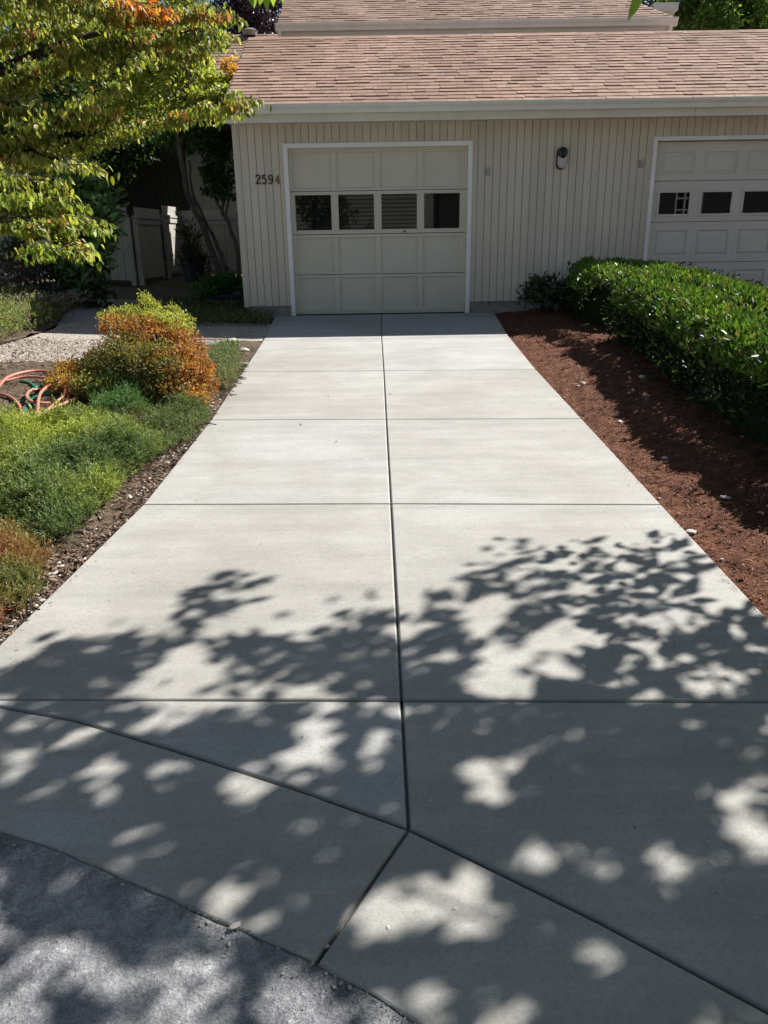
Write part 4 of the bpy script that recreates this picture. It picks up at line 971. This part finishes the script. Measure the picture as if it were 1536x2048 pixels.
n = len(P); leaves('foliage', np.array(P), rdir(n, 1.4, spread=.6), rdir(n), .075, .008, palette(n, [(.16, .2, .09), (.24, .22, .13), (.1, .14, .06)]), M['leaf'], lv)

# hoses
def hose(polys, r, mat, name, label):
    mb = MB()
    for poly, lifts in polys:
        ctrl = []
        for i, (px, py) in enumerate(poly):
            h = lifts[i] if i < len(lifts) else lifts[-1]; ctrl.append(gp(px, py, h+r))
        pts = []
        for i in range(len(ctrl)-1):
            p0 = ctrl[max(i-1, 0)]; p1 = ctrl[i]; p2 = ctrl[i+1]; p3 = ctrl[min(i+2, len(ctrl)-1)]
            for s in range(8):
                t = s/8; pts.append(.5*((2*p1)+(-p0+p2)*t+(2*p0-5*p1+4*p2-p3)*t*t+(-p0+3*p1-3*p2+p3)*t**3))
        pts.append(ctrl[-1]); mb.tube(pts, r, 10)
    o = mb.build(name, mat, smooth=True); return tag(o, label, 'hose')
hose([([(-40, 800), (-5, 775), (15, 755), (50, 744), (85, 742), (120, 750), (150, 768)], [.03, .05, .05, .05, .04, .03, .02]),
      ([(-30, 770), (10, 762), (50, 754), (95, 757), (125, 772), (150, 790)], [.02, .03, .04, .04, .03, .02]),
      ([(-40, 788), (0, 788), (25, 797), (40, 815), (42, 835)], [.01, .02, .03, .02, .0]),
      ([(75, 832), (76, 805), (82, 785), (100, 770), (118, 768)], [.02, .06, .08, .08, .06]),
      ([(118, 768), (130, 775), (128, 790), (112, 805), (95, 820), (72, 834), (50, 842)], [.06, .07, .06, .04, .03, .02, .01]),
      ([(80, 778), (60, 782), (53, 793), (62, 803), (80, 806), (100, 806)], [.03, .04, .05, .04, .03, .02]),
      ([(136, 770), (138, 785), (134, 800), (125, 810)], [.03, .03, .03, .02]),
      ([(75, 828), (110, 814), (140, 802), (158, 790), (168, 782)], [.01, .02, .03, .03, .02])], .0125, M['hosered'], 'garden_hose', 'coral red garden hose tangled in loose loops on bare soil')
hose([([(40, 762), (60, 766), (75, 778), (95, 785), (108, 785)], [.0, .01, .02, .02, .0]), ([(85, 768), (65, 778), (56, 790), (66, 806), (70, 815), (62, 806)], [.02, .01, .01, .01, .0]),
      ([(60, 802), (75, 792), (100, 788), (125, 786)], [.0, .01, .01, .0]), ([(-40, 812), (0, 812), (30, 808), (50, 800), (58, 812)], [.0, .0, .01, .01, .0]), ([(55, 812), (48, 825), (46, 838)], [.0, .01, .0]),
      ([(60, 816), (58, 806), (66, 798), (78, 796)], [.02, .02, .02, .01]), ([(130, 788), (145, 778), (152, 772)], [.0, .01, .0]), ([(140, 808), (150, 800), (160, 798)], [0, .01, 0])], .0105, M['hosegreen'], 'garden_hose', 'green vinyl garden hose under the coral red one on bare soil')

# stones and edging near the walk
ST = [rock_mesh('rock', 10+k, M['greystone'], 3) for k in range(3)]
for (px, py, s, lab) in [(412, 697, .14, 'flat buff stone left of the small rosette plant'), (487, 702, .05, 'white block stone beside the driveway near the walk'), (465, 682, .05, 'pale upright stone at the edge of the walk'), (483, 732, .06, 'dark rough stone against the driveway edge')]:
    p = gp(px, py); o = bpy.data.objects.new('rock', ST[0] if s > .1 else ST[1]); COL.objects.link(o); o.location = (p.x, p.y, p.z+s*.25); o.scale = (s*1.1, s*.7, s*.7); tag(o, lab, 'rock', 'rocks at the corner of walk and driveway')
    if 'white' in lab or 'pale' in lab: o.data = rock_mesh('rock', 20+int(s*100), M['stone'], 2)
a = gp(432, 693); b = gp(478, 690); mb = MB(); mb.bar(a+Vector((0, 0, .03)), b+Vector((0, 0, .03)), .06, .07)
tag(bevel(mb.build('edging_block', M['greystone']), .008), 'low weathered edging block beside the small rosette plant', 'edging')
p = gp(462, 698); n = 60; an = RNG.random(n)*6.28; P = np.tile(np.array(tuple(p)), (n, 1))+np.stack([np.cos(an)*.02, np.sin(an)*.02, np.full(n, .01)], 1)
ro = empty('rosette_plant', tuple(p), 'small leafy green rosette beside the edging block', 'plant')
leaves('foliage', P, np.stack([np.cos(an), np.sin(an), RNG.uniform(.3, 2, n)], 1), rdir(n, 1), RNG.uniform(.07, .13, n), .03, palette(n, [(.12, .2, .06), (.2, .26, .1)]), M['leaf'], ro, hi=True)

# hedge, right
def hedge():
    y0, y1 = 2.2, 10.75
    def prof(y):
        cx = 3.05+.1*math.sin(y*.9)+.03*(y-7)*(-1 if y > 8 else .0); hw = .66+.06*mnoise.noise(Vector((0, y*1.3, 3)))+.05*mnoise.noise(Vector((0, y*4, 8)))
        h = .64+.05*mnoise.noise(Vector((1, y*1.1, 2)))+.025*mnoise.noise(Vector((1, y*5, 2)))+.03*(y-7)/3
        if y > 9.9: hw *= math.sqrt(max(0.05, 1-((y-9.9)/.95)**2)); 
        return cx, hw, h
    t = empty('hedge', (3.05, 6.5, gz(3, 6.5)), 'clipped glossy green laurel hedge along the right mulch bed', 'hedge')
    n = 60000; P = []; O = []; C = []
    for _ in range(n):
        y = y0+(y1-y0)*random.random()**.9; cx, hw, h = prof(y); th = random.uniform(-.10, 1.02)*math.pi
        # superellipse section; angle 0 = right side, pi = left side
        c, s = math.cos(th), math.sin(th); e = .42
        X = math.copysign(abs(c)**e, c); Z = math.copysign(abs(s)**e, s)
        r = 1-abs(random.gauss(0, .06))
        if random.random() < .10: r -= .12*random.random()
        x = cx+hw*X*r; zz = .02+h*max(0.02, Z)*r
        if Z < .15: zz = h*random.random()
        zz += .035*mnoise.noise(Vector((x*5, y*5, zz*5))); x += .07*mnoise.noise(Vector((y*5, zz*6, 3)))
        z = gz(x, y)+zz+.04
        # hollow between two plants on the driveway side
        dd = ((x-2.40)/.52)**2+((y-9.0)/.5)**2+((z-.72)/.38)**2
        if dd < 1: continue
        if mnoise.noise(Vector((x*3, y*3, z*3+5))) < -.38 and X < -.7: continue
        P.append((x, y, z)); O.append((c*.9, 0, s*.9+.1))
        top = max(0, Z)  # side leaves get near-black greens: the face's shade is put in colour
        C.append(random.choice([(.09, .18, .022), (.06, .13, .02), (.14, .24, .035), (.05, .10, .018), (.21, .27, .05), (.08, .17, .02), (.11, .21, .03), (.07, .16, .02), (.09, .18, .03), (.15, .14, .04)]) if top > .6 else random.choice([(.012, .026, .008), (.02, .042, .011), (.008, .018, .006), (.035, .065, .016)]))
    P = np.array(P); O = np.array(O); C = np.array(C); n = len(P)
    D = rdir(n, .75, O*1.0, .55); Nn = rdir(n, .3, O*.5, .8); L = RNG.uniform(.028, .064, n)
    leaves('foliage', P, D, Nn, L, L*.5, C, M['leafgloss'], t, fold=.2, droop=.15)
    # stray larger blades hanging on the face
    P2 = []; 
    for _ in range(120):
        y = random.uniform(4.2, 10); cx, hw, h = prof(y); P2.append((cx-hw*random.uniform(.98, 1.08), y, gz(2.4, y)+random.uniform(.1, h)))
    n2 = len(P2); L2 = RNG.uniform(.05, .09, n2); leaves('outer_leaves', np.array(P2), rdir(n2, .1, np.array([-.6, -.3, 0]), .6), rdir(n2, .3, np.array([-.5, 0, 0])), L2, L2*.28, palette(n2, [(.04, .09, .02), (.03, .06, .015), (.16, .26, .04)]), M['leafgloss'], t, hi=True)
    # solid core blocks see-through; its near-black colour holds the hedge's inner shade
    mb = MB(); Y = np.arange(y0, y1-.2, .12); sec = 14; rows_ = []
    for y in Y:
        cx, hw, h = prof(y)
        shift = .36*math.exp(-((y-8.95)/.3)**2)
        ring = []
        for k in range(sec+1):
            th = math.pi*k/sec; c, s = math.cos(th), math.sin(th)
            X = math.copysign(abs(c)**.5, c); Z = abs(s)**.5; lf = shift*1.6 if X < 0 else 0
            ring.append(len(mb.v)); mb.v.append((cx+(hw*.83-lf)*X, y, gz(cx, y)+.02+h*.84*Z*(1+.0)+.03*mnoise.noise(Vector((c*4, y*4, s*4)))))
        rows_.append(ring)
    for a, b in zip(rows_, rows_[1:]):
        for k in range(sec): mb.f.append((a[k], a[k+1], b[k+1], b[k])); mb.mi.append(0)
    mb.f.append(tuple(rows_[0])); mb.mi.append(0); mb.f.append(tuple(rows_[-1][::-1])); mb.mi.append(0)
    mb.build('dark_core', M['hedgecore'], t, smooth=True)
hedge()
shrub('rhododendron', 'small dull green rhododendron against the siding left of the hedge', [(1072, 572, 10.85, .17, .15, .13, 230, [(.07, .11, .05), (.05, .085, .04)]), (1105, 578, 10.8, .16, .15, .12, 200, [(.05, .09, .04), (.04, .07, .03)]), (1060, 590, 10.8, .10, .1, .08, 70, [(.07, .11, .05)]), (1125, 595, 10.6, .2, .2, .15, 200, [(.03, .06, .025)])], .11, 'leafgloss', .3, hi=True, stems=18, up=-.1, spread=.8)

# ------------------------------------------------------------------ the tree whose shade falls across the driveway (crown above and right of the picture)
dark = [[(340, 1200), (365, 1180), (410, 1168), (440, 1148), (500, 1142), (565, 1160), (545, 1190), (480, 1215), (420, 1230), (350, 1222)],
        [(-80, 1400), (-40, 1350), (60, 1312), (110, 1285), (200, 1268), (290, 1258), (330, 1235), (395, 1235), (402, 1275), (350, 1300), (300, 1345), (240, 1385), (240, 1410), (-60, 1410)],
        [(400, 1305), (440, 1272), (520, 1252), (560, 1280), (600, 1258), (660, 1245), (720, 1215), (785, 1198), (805, 1260), (805, 1410), (700, 1405), (625, 1375), (500, 1370), (440, 1335)],
        [(380, 1400), (420, 1385), (420, 1410), (300, 1420)],
        [(805, 1290), (830, 1260), (848, 1190), (905, 1150), (930, 1120), (985, 1130), (1005, 1100), (1008, 1068), (1075, 1078), (1100, 1095), (1160, 1072), (1250, 1085), (1258, 1065), (1310, 1060), (1385, 1078), (1480, 1180), (1560, 1260), (1700, 1260), (1700, 1420), (805, 1420)],
        [(-200, 1410), (1800, 1410), (1800, 2200), (-200, 2200)]]
lit = [[(915, 1235), (960, 1195), (1010, 1192), (1000, 1240), (985, 1295), (940, 1262)], [(945, 1385), (915, 1360), (960, 1325), (1010, 1300), (1060, 1318), (1140, 1325), (1165, 1355), (1120, 1362), (1060, 1365), (1000, 1395)],
       [(1085, 1262), (1130, 1240), (1160, 1262), (1145, 1300), (1100, 1300)], [(1345, 1345), (1380, 1325), (1440, 1345), (1505, 1350), (1500, 1385), (1440, 1400), (1360, 1385)], [(1300, 1225), (1345, 1215), (1400, 1262), (1340, 1270)], [(1395, 1150), (1440, 1150), (1475, 1200), (1480, 1235), (1410, 1205)],
       [(1175, 1260), (1210, 1270), (1205, 1300), (1180, 1290)], [(1270, 1295), (1330, 1290), (1320, 1320), (1270, 1320)], [(330, 1410), (420, 1405), (400, 1445), (350, 1500), (335, 1455)], [(560, 1505), (600, 1450), (660, 1440), (690, 1460), (670, 1515), (620, 1530)], [(735, 1490), (780, 1475), (800, 1490), (760, 1510)],
       [(640, 1350), (670, 1350), (665, 1365), (645, 1365)], [(150, 1545), (230, 1515), (245, 1545), (200, 1570), (160, 1565)], [(265, 1590), (350, 1540), (360, 1560), (300, 1600)], [(0, 1470), (45, 1480), (50, 1520), (0, 1545)], [(390, 1570), (470, 1550), (560, 1540), (640, 1565), (560, 1590), (450, 1585)], [(680, 1535), (735, 1530), (730, 1555), (685, 1560)], [(590, 1530), (650, 1520), (650, 1560), (600, 1560)],
       [(250, 1665), (310, 1655), (315, 1690), (260, 1700)], [(380, 1790), (440, 1765), (535, 1760), (530, 1800), (480, 1835), (420, 1835)], [(530, 1835), (560, 1795), (600, 1790), (580, 1840)], [(600, 1770), (680, 1740), (700, 1760), (640, 1800)], [(430, 1720), (520, 1725), (515, 1750), (440, 1745)], [(640, 1870), (700, 1850), (690, 1900), (650, 1915)], [(345, 1620), (400, 1615), (390, 1640), (350, 1645)],
       [(930, 1605), (955, 1570), (940, 1555), (985, 1545), (980, 1520), (1060, 1520), (1070, 1575), (1020, 1595), (960, 1620)], [(1085, 1580), (1112, 1570), (1110, 1600), (1088, 1600)], [(1055, 1485), (1092, 1485), (1090, 1502), (1060, 1500)],
       [(1405, 1700), (1440, 1650), (1420, 1600), (1440, 1572), (1540, 1565), (1560, 1750), (1480, 1715)], [(1355, 1740), (1400, 1715), (1450, 1740), (1430, 1770), (1380, 1755)], [(1340, 1580), (1385, 1578), (1380, 1600), (1350, 1600)],
       [(750, 1800), (760, 1760), (850, 1720), (930, 1708), (960, 1760), (1050, 1800), (1000, 1815), (960, 1855), (880, 1850), (830, 1890), (800, 1850)], [(735, 1830), (800, 1840), (780, 1890), (740, 1880)],
       [(985, 1690), (1060, 1650), (1070, 1690), (1000, 1730)], [(1060, 1740), (1070, 1700), (1130, 1680), (1120, 1740), (1090, 1790)], [(1150, 1690), (1200, 1690), (1210, 1760), (1170, 1790), (1150, 1740)], [(1060, 1920), (1085, 1840), (1110, 1870), (1155, 1905), (1130, 1930), (1090, 1945)], [(1165, 1960), (1170, 1860), (1210, 1870), (1270, 1890), (1250, 1950)], [(930, 1990), (960, 1950), (1060, 1960), (1050, 2030), (960, 2048)], [(790, 2010), (850, 1960), (900, 1975), (905, 2040), (820, 2048)], [(1290, 2020), (1330, 1960), (1380, 1980), (1380, 2048), (1300, 2048)], [(1400, 2030), (1470, 1985), (1540, 2020), (1540, 2060), (1400, 2060)], [(1130, 1960), (1170, 1955), (1160, 1990), (1135, 1990)], [(1500, 1890), (1540, 1890), (1540, 1930), (1505, 1925)], [(1405, 1815), (1445, 1810), (1440, 1835), (1410, 1838)],
       # asphalt corner, mostly lit
       [(-40, 1860), (120, 1850), (200, 1880), (250, 1900), (240, 1950), (130, 1990), (-40, 2000)], [(250, 1960), (330, 1900), (440, 1905), (480, 1960), (450, 2060), (200, 2060), (190, 1990)], [(340, 1820), (420, 1850), (400, 1880), (350, 1860)], [(500, 2010), (560, 1950), (640, 1960), (700, 2030), (690, 2060), (510, 2060)], [(-40, 2020), (100, 2005), (110, 2060), (-40, 2060)], [(-40, 1730), (60, 1720), (40, 1760), (-40, 1770)], [(80, 1780), (170, 1760), (150, 1800), (90, 1800)],
       [(0, 1440), (60, 1430), (70, 1450), (0, 1460)], [(270, 1425), (330, 1420), (310, 1445), (270, 1445)], [(700, 1640), (760, 1640), (740, 1670)], [(480, 1620), (560, 1610), (550, 1640), (490, 1650)], [(1250, 1790), (1280, 1780), (1280, 1810), (1255, 1810)], [(180, 1600), (240, 1590), (230, 1620), (190, 1625)]]
bbx = [(min(q[0] for q in p), max(q[0] for q in p), min(q[1] for q in p), max(q[1] for q in p)) for p in lit]
bbd = [(min(q[0] for q in p), max(q[0] for q in p), min(q[1] for q in p), max(q[1] for q in p)) for p in dark]
def isdark(px, py):
    if not any(b[0] <= px <= b[1] and b[2] <= py <= b[3] and inpoly(px, py, p) for p, b in zip(dark, bbd)): return False
    if any(b[0] <= px <= b[1] and b[2] <= py <= b[3] and inpoly(px, py, p) for p, b in zip(lit, bbx)): return False
    gx2, gy2 = g2(px, py); th = (.20 if py > 1480 else .28) if (px < 780 and py > 1380) else .36 if py < 1400 else (.40 if py < 1700 else .24)
    return mnoise.noise(Vector((gx2*11, gy2*11, 5))) < th
shade = empty('overhanging_tree', (5.0, 1.4, gz(5, 1.4)), 'broadleaf tree at the right whose crown overhangs and shades the driveway', 'tree')
Sx, Sy, Sz = SUN.x/SUN.z, SUN.y/SUN.z, 1.0
SV = np.array(SUN)
kept = []; tries = 0
cand_h = {}
HIs = HI[:8]
rr = random.Random(21)
# leaf positions are shaped by the wanted shadow areas, traced back along the sun
while len(kept) < 8200 and tries < 150000:
    tries += 1
    if rr.random() < .8:
        px, py = rr.uniform(-40, 1620), 1050+1000*rr.random()**.8
        gx_, gy_ = g2(px, py)
    else:
        gx_, gy_ = rr.uniform(-1.6, 3.0), rr.uniform(-1.5, 2.6)
        a_ = proj_np([[gx_, gy_, .05*gy_]]); px, py = a_[0][0], a_[1][0]
        if a_[2][0] < .2 or py > 2200: px, py = None, None
    if px is not None and -200 < px < 1800 and 1000 < py < 2200:
        inside_ = True
        if not isdark(px, py):
            if py > 1060 and isdark(px+rr.uniform(-70, 70), py+rr.uniform(-40, 40)) and rr.random() < .13: inside_ = False
            else: continue
    else:
        if gy_ > 2.6: continue
        if mnoise.noise(Vector((gx_*2.5, gy_*2.5, 1))) < -.1: continue
        inside_ = False
    gzz = .05*gy_
    hmin = 1.9 if (gx_ > .7 and gy_ > 2.2) else 2.7
    h = rr.uniform(hmin, hmin+1.3)
    for _ in range(6):
        q = Vector((gx_+Sx*h, gy_+Sy*h, gzz+h)); 
        qx, qy, qz = proj_np([tuple(q)])
        if qz[0] < .3 or qx[0] > 1640 or qy[0] < -110 or qx[0] < -150: break
        h += .3
    else: continue
    Lf_ = rr.uniform(.075, .125) if rr.random() < .6 else rr.uniform(.055, .08); 
    az = rr.random()*6.283; d = Vector((math.cos(az), math.sin(az), rr.uniform(-.9, .15))).normalized()
    nn = Vector((rr.gauss(0, .5)+.3, rr.gauss(0, .5), rr.uniform(.4, 1.2)))
    if inside_:
        s = d.cross(nn).normalized(); ok = 0
        tot = 0
        for (u, v) in HIs:
            w = q+d*(u*Lf_)+s*(v*Lf_*.54); k_ = (w.z-.05*w.y)/(SUN.z-.05*SUN.y)
            g_ = (w.x-SUN.x*k_, w.y-SUN.y*k_); a_ = proj_np([[g_[0], g_[1], .05*g_[1]]])
            tot += 1
            if a_[2][0] > .1 and isdark(a_[0][0], a_[1][0]): ok += 1
        if ok < (7 if rr.random() < .6 else 4): continue
    kept.append((q, d, nn, Lf_))
print('shade leaves', len(kept), 'tries', tries)
P = np.array([tuple(k[0]) for k in kept]); D = np.array([tuple(k[1]) for k in kept]); Nn = np.array([tuple(k[2]) for k in kept]); L = np.array([k[3] for k in kept])
leaves('crown', P, D, Nn, L, L*.54, palette(len(P), [(.10, .17, .03), (.14, .22, .04), (.08, .13, .025)]), M['leaf'], shade, hi=True, fold=.1, droop=.1)
# upper crown completes the tree; its overhead clumps are added to block sky
P, O = blobs([(2600, (4.6, 1.6, 5.2), (1.8, 1.8, 1.0)), (1800, (4.9, 3.2, 4.9), (1.3, 1.2, .8)), (1600, (5.4, -.2, 4.7), (1.5, 1.5, 1.0)), (4200, (2.4, .4, 5.6), (2.2, 2.4, 1.0)), (4200, (.2, -.4, 5.8), (2.2, 2.4, 1.0)), (3600, (2.6, -2.4, 5.4), (2.2, 2.0, 1.2)), (3000, (-1.8, .2, 5.9), (1.8, 2.2, .9)), (2600, (3.2, 1.2, 7.0), (2.4, 2.2, 1.0))]); 
# keep this part from casting sun shadows inside the picture
K = []
for i, w in enumerate(P):
    k_ = (w[2]-.05*w[1])/(SUN.z-.05*SUN.y); g_ = (w[0]-SUN.x*k_, w[1]-SUN.y*k_); a_ = proj_np([[g_[0], g_[1], .05*g_[1]]])
    if a_[2][0] > .1 and -150 < a_[0][0] < 1700 and a_[1][0] < 2150: continue
    b_ = proj_np([w])
    if b_[2][0] > .1 and -60 < b_[0][0] < 1600 and -60 < b_[1][0] < 2100: continue
    K.append(i)
P, O = P[K], O[K]; n = len(P)
leaves('sky_blocking_crown', P, rdir(n, -.2, O), rdir(n, .8), .15, .085, palette(n, [(.10, .17, .03), (.14, .22, .04)]), M['leaf'], shade, hi=True)
mb = MB(); f0 = Vector((4.9, 1.5, 2.4)); limb(mb, [(5.0, 1.4, -.05), (4.95, 1.45, 1.2), f0], .12, .09, 10, .01)
limb(mb, [f0, (4.8, 1.6, 3.6), (4.6, 1.8, 5.0), (4.6, 1.9, 5.8)], .08, .02, 8); limb(mb, [(4.8, 1.6, 3.6), (4.0, .6, 4.9), (2.4, .2, 5.5), (.2, -.4, 5.8), (-1.6, 0, 5.9)], .05, .012, 7); limb(mb, [(4.85, 1.5, 3.2), (4.2, -.6, 4.4), (2.6, -2.4, 5.4)], .045, .012, 7)
tw = []
for (tx, ty, tz) in [(2.0, 4.6, 3.3), (3.0, 4.9, 2.6), (3.6, 4.4, 2.7), (1.9, 3.9, 3.3), (2.6, 3.0, 3.4), (2.2, 2.4, 3.3), (3.2, 1.8, 3.3), (3.4, 3.3, 3.2)]:
    e_ = f0.lerp(Vector((tx, ty, tz)), .82); limb(mb, [f0+Vector((0, 0, random.uniform(.2, 1.0))), f0.lerp(e_, .5)+Vector((random.uniform(-.2, .2), random.uniform(-.2, .2), .35)), e_], .022, .004, 6, .035)
mb.build('trunk', M['bark'], shade, smooth=True)
# the leaf tip that hangs into the top of the picture, on its own twig of that tree
tip = at(1268, -40, 3.4); q = leaves('hanging_leaf', [tuple(at(1280, -22, 3.4)), tuple(at(1262, -40, 3.42))], [(-.25, 0, -1), (.4, .1, -.9)], [(.3, -1, .2), (.3, -1, .2)], [.105, .06], [.042, .03], [(.2, .3, .05), (.2, .3, .05)], M['leaf'], shade, hi=True)
# leaf tips at the top left of centre belong to the dogwood
pp = [at(x, y, 4.6) for x, y in [(505, -26), (520, -30), (535, -24), (548, -32), (495, -32), (560, -40)]]
leaves('hanging_leaves', [tuple(p) for p in pp], rdir(len(pp), -1.6, spread=.4), rdir(len(pp), .3, np.array([0, -1.2, 0]), .3), .10, .045, palette(len(pp), [(.2, .28, .04), (.14, .22, .03)]), M['leaf'], dog, hi=True)
mb = MB(); limb(mb, [at(380, -120, 5.2), at(480, -50, 4.8), at(560, -42, 4.6)], .012, .004, 6, .01); limb(mb, [fork+Vector((0, 0, 1.5)), at(150, -300, 6.0), at(380, -120, 5.2)], .03, .012, 6, .02); mb.build('limb', M['barkdark'], dog, smooth=True)

# ------------------------------------------------------------------ small litter on the concrete
def chip(px, py, L_, col, label, cat='debris', name='fallen_leaf', w=.35, yaw=None, mat='leaf'):
    p = g2(px, py); yaw = random.random()*6.28 if yaw is None else yaw
    o = leaves(name, [(p[0], p[1], .05*p[1]+.003)], [(math.cos(yaw), math.sin(yaw), .08)], [(.1, .1, 1)], [L_], [L_*w], [col], M[mat], hi=True, fold=.25, droop=-.12)
    return tag(o, label, cat, 'bits of leaf litter on the driveway')
chip(1170, 1112, .035, (.22, .03, .03), 'small dark red fallen leaf in the tree shade on the driveway', yaw=2.4)
for (px, py) in [(655, 794), (778, 790), (602, 851), (676, 883), (888, 1012), (1048, 1280), (1268, 1660), (1428, 1786), (1209, 1498), (605, 1478), (92, 1305), (240, 1345), (1270, 655), (1106, 1556), (1350, 1290), (220, 1200), (520, 1090), (905, 1440)]:
    chip(px, py, .012 if py > 1000 else .03, (.05, .035, .02), 'tiny dark speck of leaf litter on the pale concrete', name='leaf_fragment')

# ------------------------------------------------------------------ house across the street (seen in the window reflections)
nb = empty('neighbour_house', (-3, -12, -.2), 'cream lap sided house across the street reflected in the garage windows', 'house')
mb = MB(); z = -.2
while z < 6.0:
    mb.add([(-12, -11.99, z), (1.7, -11.99, z), (1.7, -12.0-.0, z+.16), (-12, -12.0, z+.16), (-12, -11.965, z), (1.7, -11.965, z)], [(4, 5, 2, 3), (0, 1, 5, 4), (0, 4, 3), (1, 2, 5)]); z += .16
mb.box(-12, 1.7, -16, -12.01, -.3, 6.0); mb.build('wall', M['neighbour'], nb)
mb = MB(); mb.extrude_x([(-11.5, 5.9), (-14, 7.6), (-16.5, 5.9)], -12.4, 2.1); mb.build('roof', M['shingle'], nb)
for (x0, x1, z0, z1) in [(-7.2, -5.8, 1.2, 2.8), (-4.6, -3.4, 3.6, 4.9)]:
    mb = MB(); mb.box(x0, x1, -11.97, -11.95, z0, z1); w_ = mb.build('window', M['glass'], nb)
    mb = MB()
    for k in range(4): xx = x0+(x1-x0)*k/3; mb.box(xx-.03, xx+.03, -11.948, -11.92, z0, z1)
    for k in range(3): zz = z0+(z1-z0)*k/2; mb.box(x0, x1, -11.947, -11.925, zz-.03, zz+.03)
    o = mb.build('window_frame', M['trim']); o.parent = w_
def plain_tree(name, label, x, y, h, r, n, cols, lsz):
    t = empty(name, (x, y, gz(x, y)), label, 'tree', 'street trees behind the viewpoint')
    defs = []
    for k in range(14):
        a = random.random()*6.28; hh = random.uniform(.35, 1)*h; s = r*(1.15-hh/h)*.9+.3; defs.append((n//14, (x+math.cos(a)*s*.6, y+math.sin(a)*s*.6, hh), (s*.7, s*.7, h*.09)))
    P, O = blobs(defs); m = len(P); leaves('crown', P, rdir(m, -.3, O), rdir(m, .7), lsz, lsz*.5, palette(m, cols), M['leaf'], t)
    mb = MB(); limb(mb, [(x, y, gz(x, y)-.1), (x+.05, y, h*.5), (x, y, h*.95)], .14, .03, 8); mb.build('trunk', M['barkdark'], t, smooth=True)
brown = empty('neighbour_house', (9, -13, -.2), 'dark brown house across the street behind the street trees', 'house')
for wx in (12.75,):
    mb = MB(); mb.box(wx, wx+1.1, -12.97, -12.95, 2.1, 3.5); w_ = mb.build('window', M['glass'], brown)
    mb = MB()
    for k in range(4): xx = wx+1.1*k/3; mb.box(xx-.03, xx+.03, -12.948, -12.91, 2.1, 3.5)
    for k in range(4): zz = 2.1+1.4*k/3; mb.box(wx, wx+1.1, -12.947, -12.915, zz-.025, zz+.025)
    o = mb.build('window_frame', M['trim']); o.parent = w_
mb = MB(); siding(2.6, 22, -.3, 7, -13, mb, w=.3); mb.box(2.6, 22, -17, -13.001, -.3, 7); mb.build('wall', M['darkwall'], brown)
mb = MB(); mb.extrude_x([(-12.6, 6.9), (-15, 8.8), (-17.5, 6.9)], 2.2, 22.5); mb.build('roof', M['shingle'], brown)
plain_tree('street_tree', 'dark street tree reflected in the left garage window', -2.3, -6.5, 6.5, 1.3, 2600, [(.04, .08, .02), (.06, .1, .025)], .16)
plain_tree('street_tree', 'dark street tree reflected in the right garage window', 3.4, -8.5, 8, 2.2, 4200, [(.03, .06, .02), (.05, .08, .025)], .18)
plain_tree('street_tree', 'bushy street tree reflected in the grey garage door windows', 16.5, -8, 8, 2.6, 3600, [(.03, .06, .02), (.05, .08, .025)], .2)

# ------------------------------------------------------------------ light, sky, camera
w = bpy.data.worlds.new('World'); scene.world = w; w.use_nodes = True
nt = w.node_tree; bg = nt.nodes['Background']; sky = nt.nodes.new('ShaderNodeTexSky'); sky.sky_type = 'NISHITA'; sky.sun_disc = False
sky.sun_elevation = math.asin(SUN.z); sky.sun_rotation = math.atan2(SUN.x, SUN.y); sky.altitude = 50
nt.links.new(sky.outputs[0], bg.inputs[0]); bg.inputs[1].default_value = 0.05
sl = bpy.data.lights.new('sun', 'SUN'); sl.energy = 5.0; sl.angle = rad(.53); sl.color = (1, .965, .915)
so = bpy.data.objects.new('sun', sl); COL.objects.link(so); so.rotation_euler = SUN.to_track_quat('Z', 'Y').to_euler()
cd = bpy.data.cameras.new('camera'); co = bpy.data.objects.new('camera', cd); COL.objects.link(co)
cd.sensor_fit = 'VERTICAL'; cd.sensor_height = 32; cd.lens = 32*FPX/2048; cd.clip_end = 600; cd.clip_start = .05
mw = Matrix((( Rv.x, Uv.x, -Fv.x, CAM.x), (Rv.y, Uv.y, -Fv.y, CAM.y), (Rv.z, Uv.z, -Fv.z, CAM.z), (0, 0, 0, 1)))
co.matrix_world = mw; scene.camera = co
scene.render.resolution_x = 768; scene.render.resolution_y = 1024
scene.view_settings.view_transform = 'Standard'; scene.view_settings.look = 'None'; scene.view_settings.exposure = 1.15; scene.view_settings.gamma = 1
scene.render.engine = 'CYCLES'
scene.cycles.max_bounces = 6; scene.cycles.transparent_max_bounces = 4
# children created under a parent that sits away from the origin keep world placement
def fix():
    for o in scene.objects:
        if o.parent and o.type == 'MESH' and o.parent.type == 'MESH': o.matrix_parent_inverse = Matrix.Identity(4)
fix()
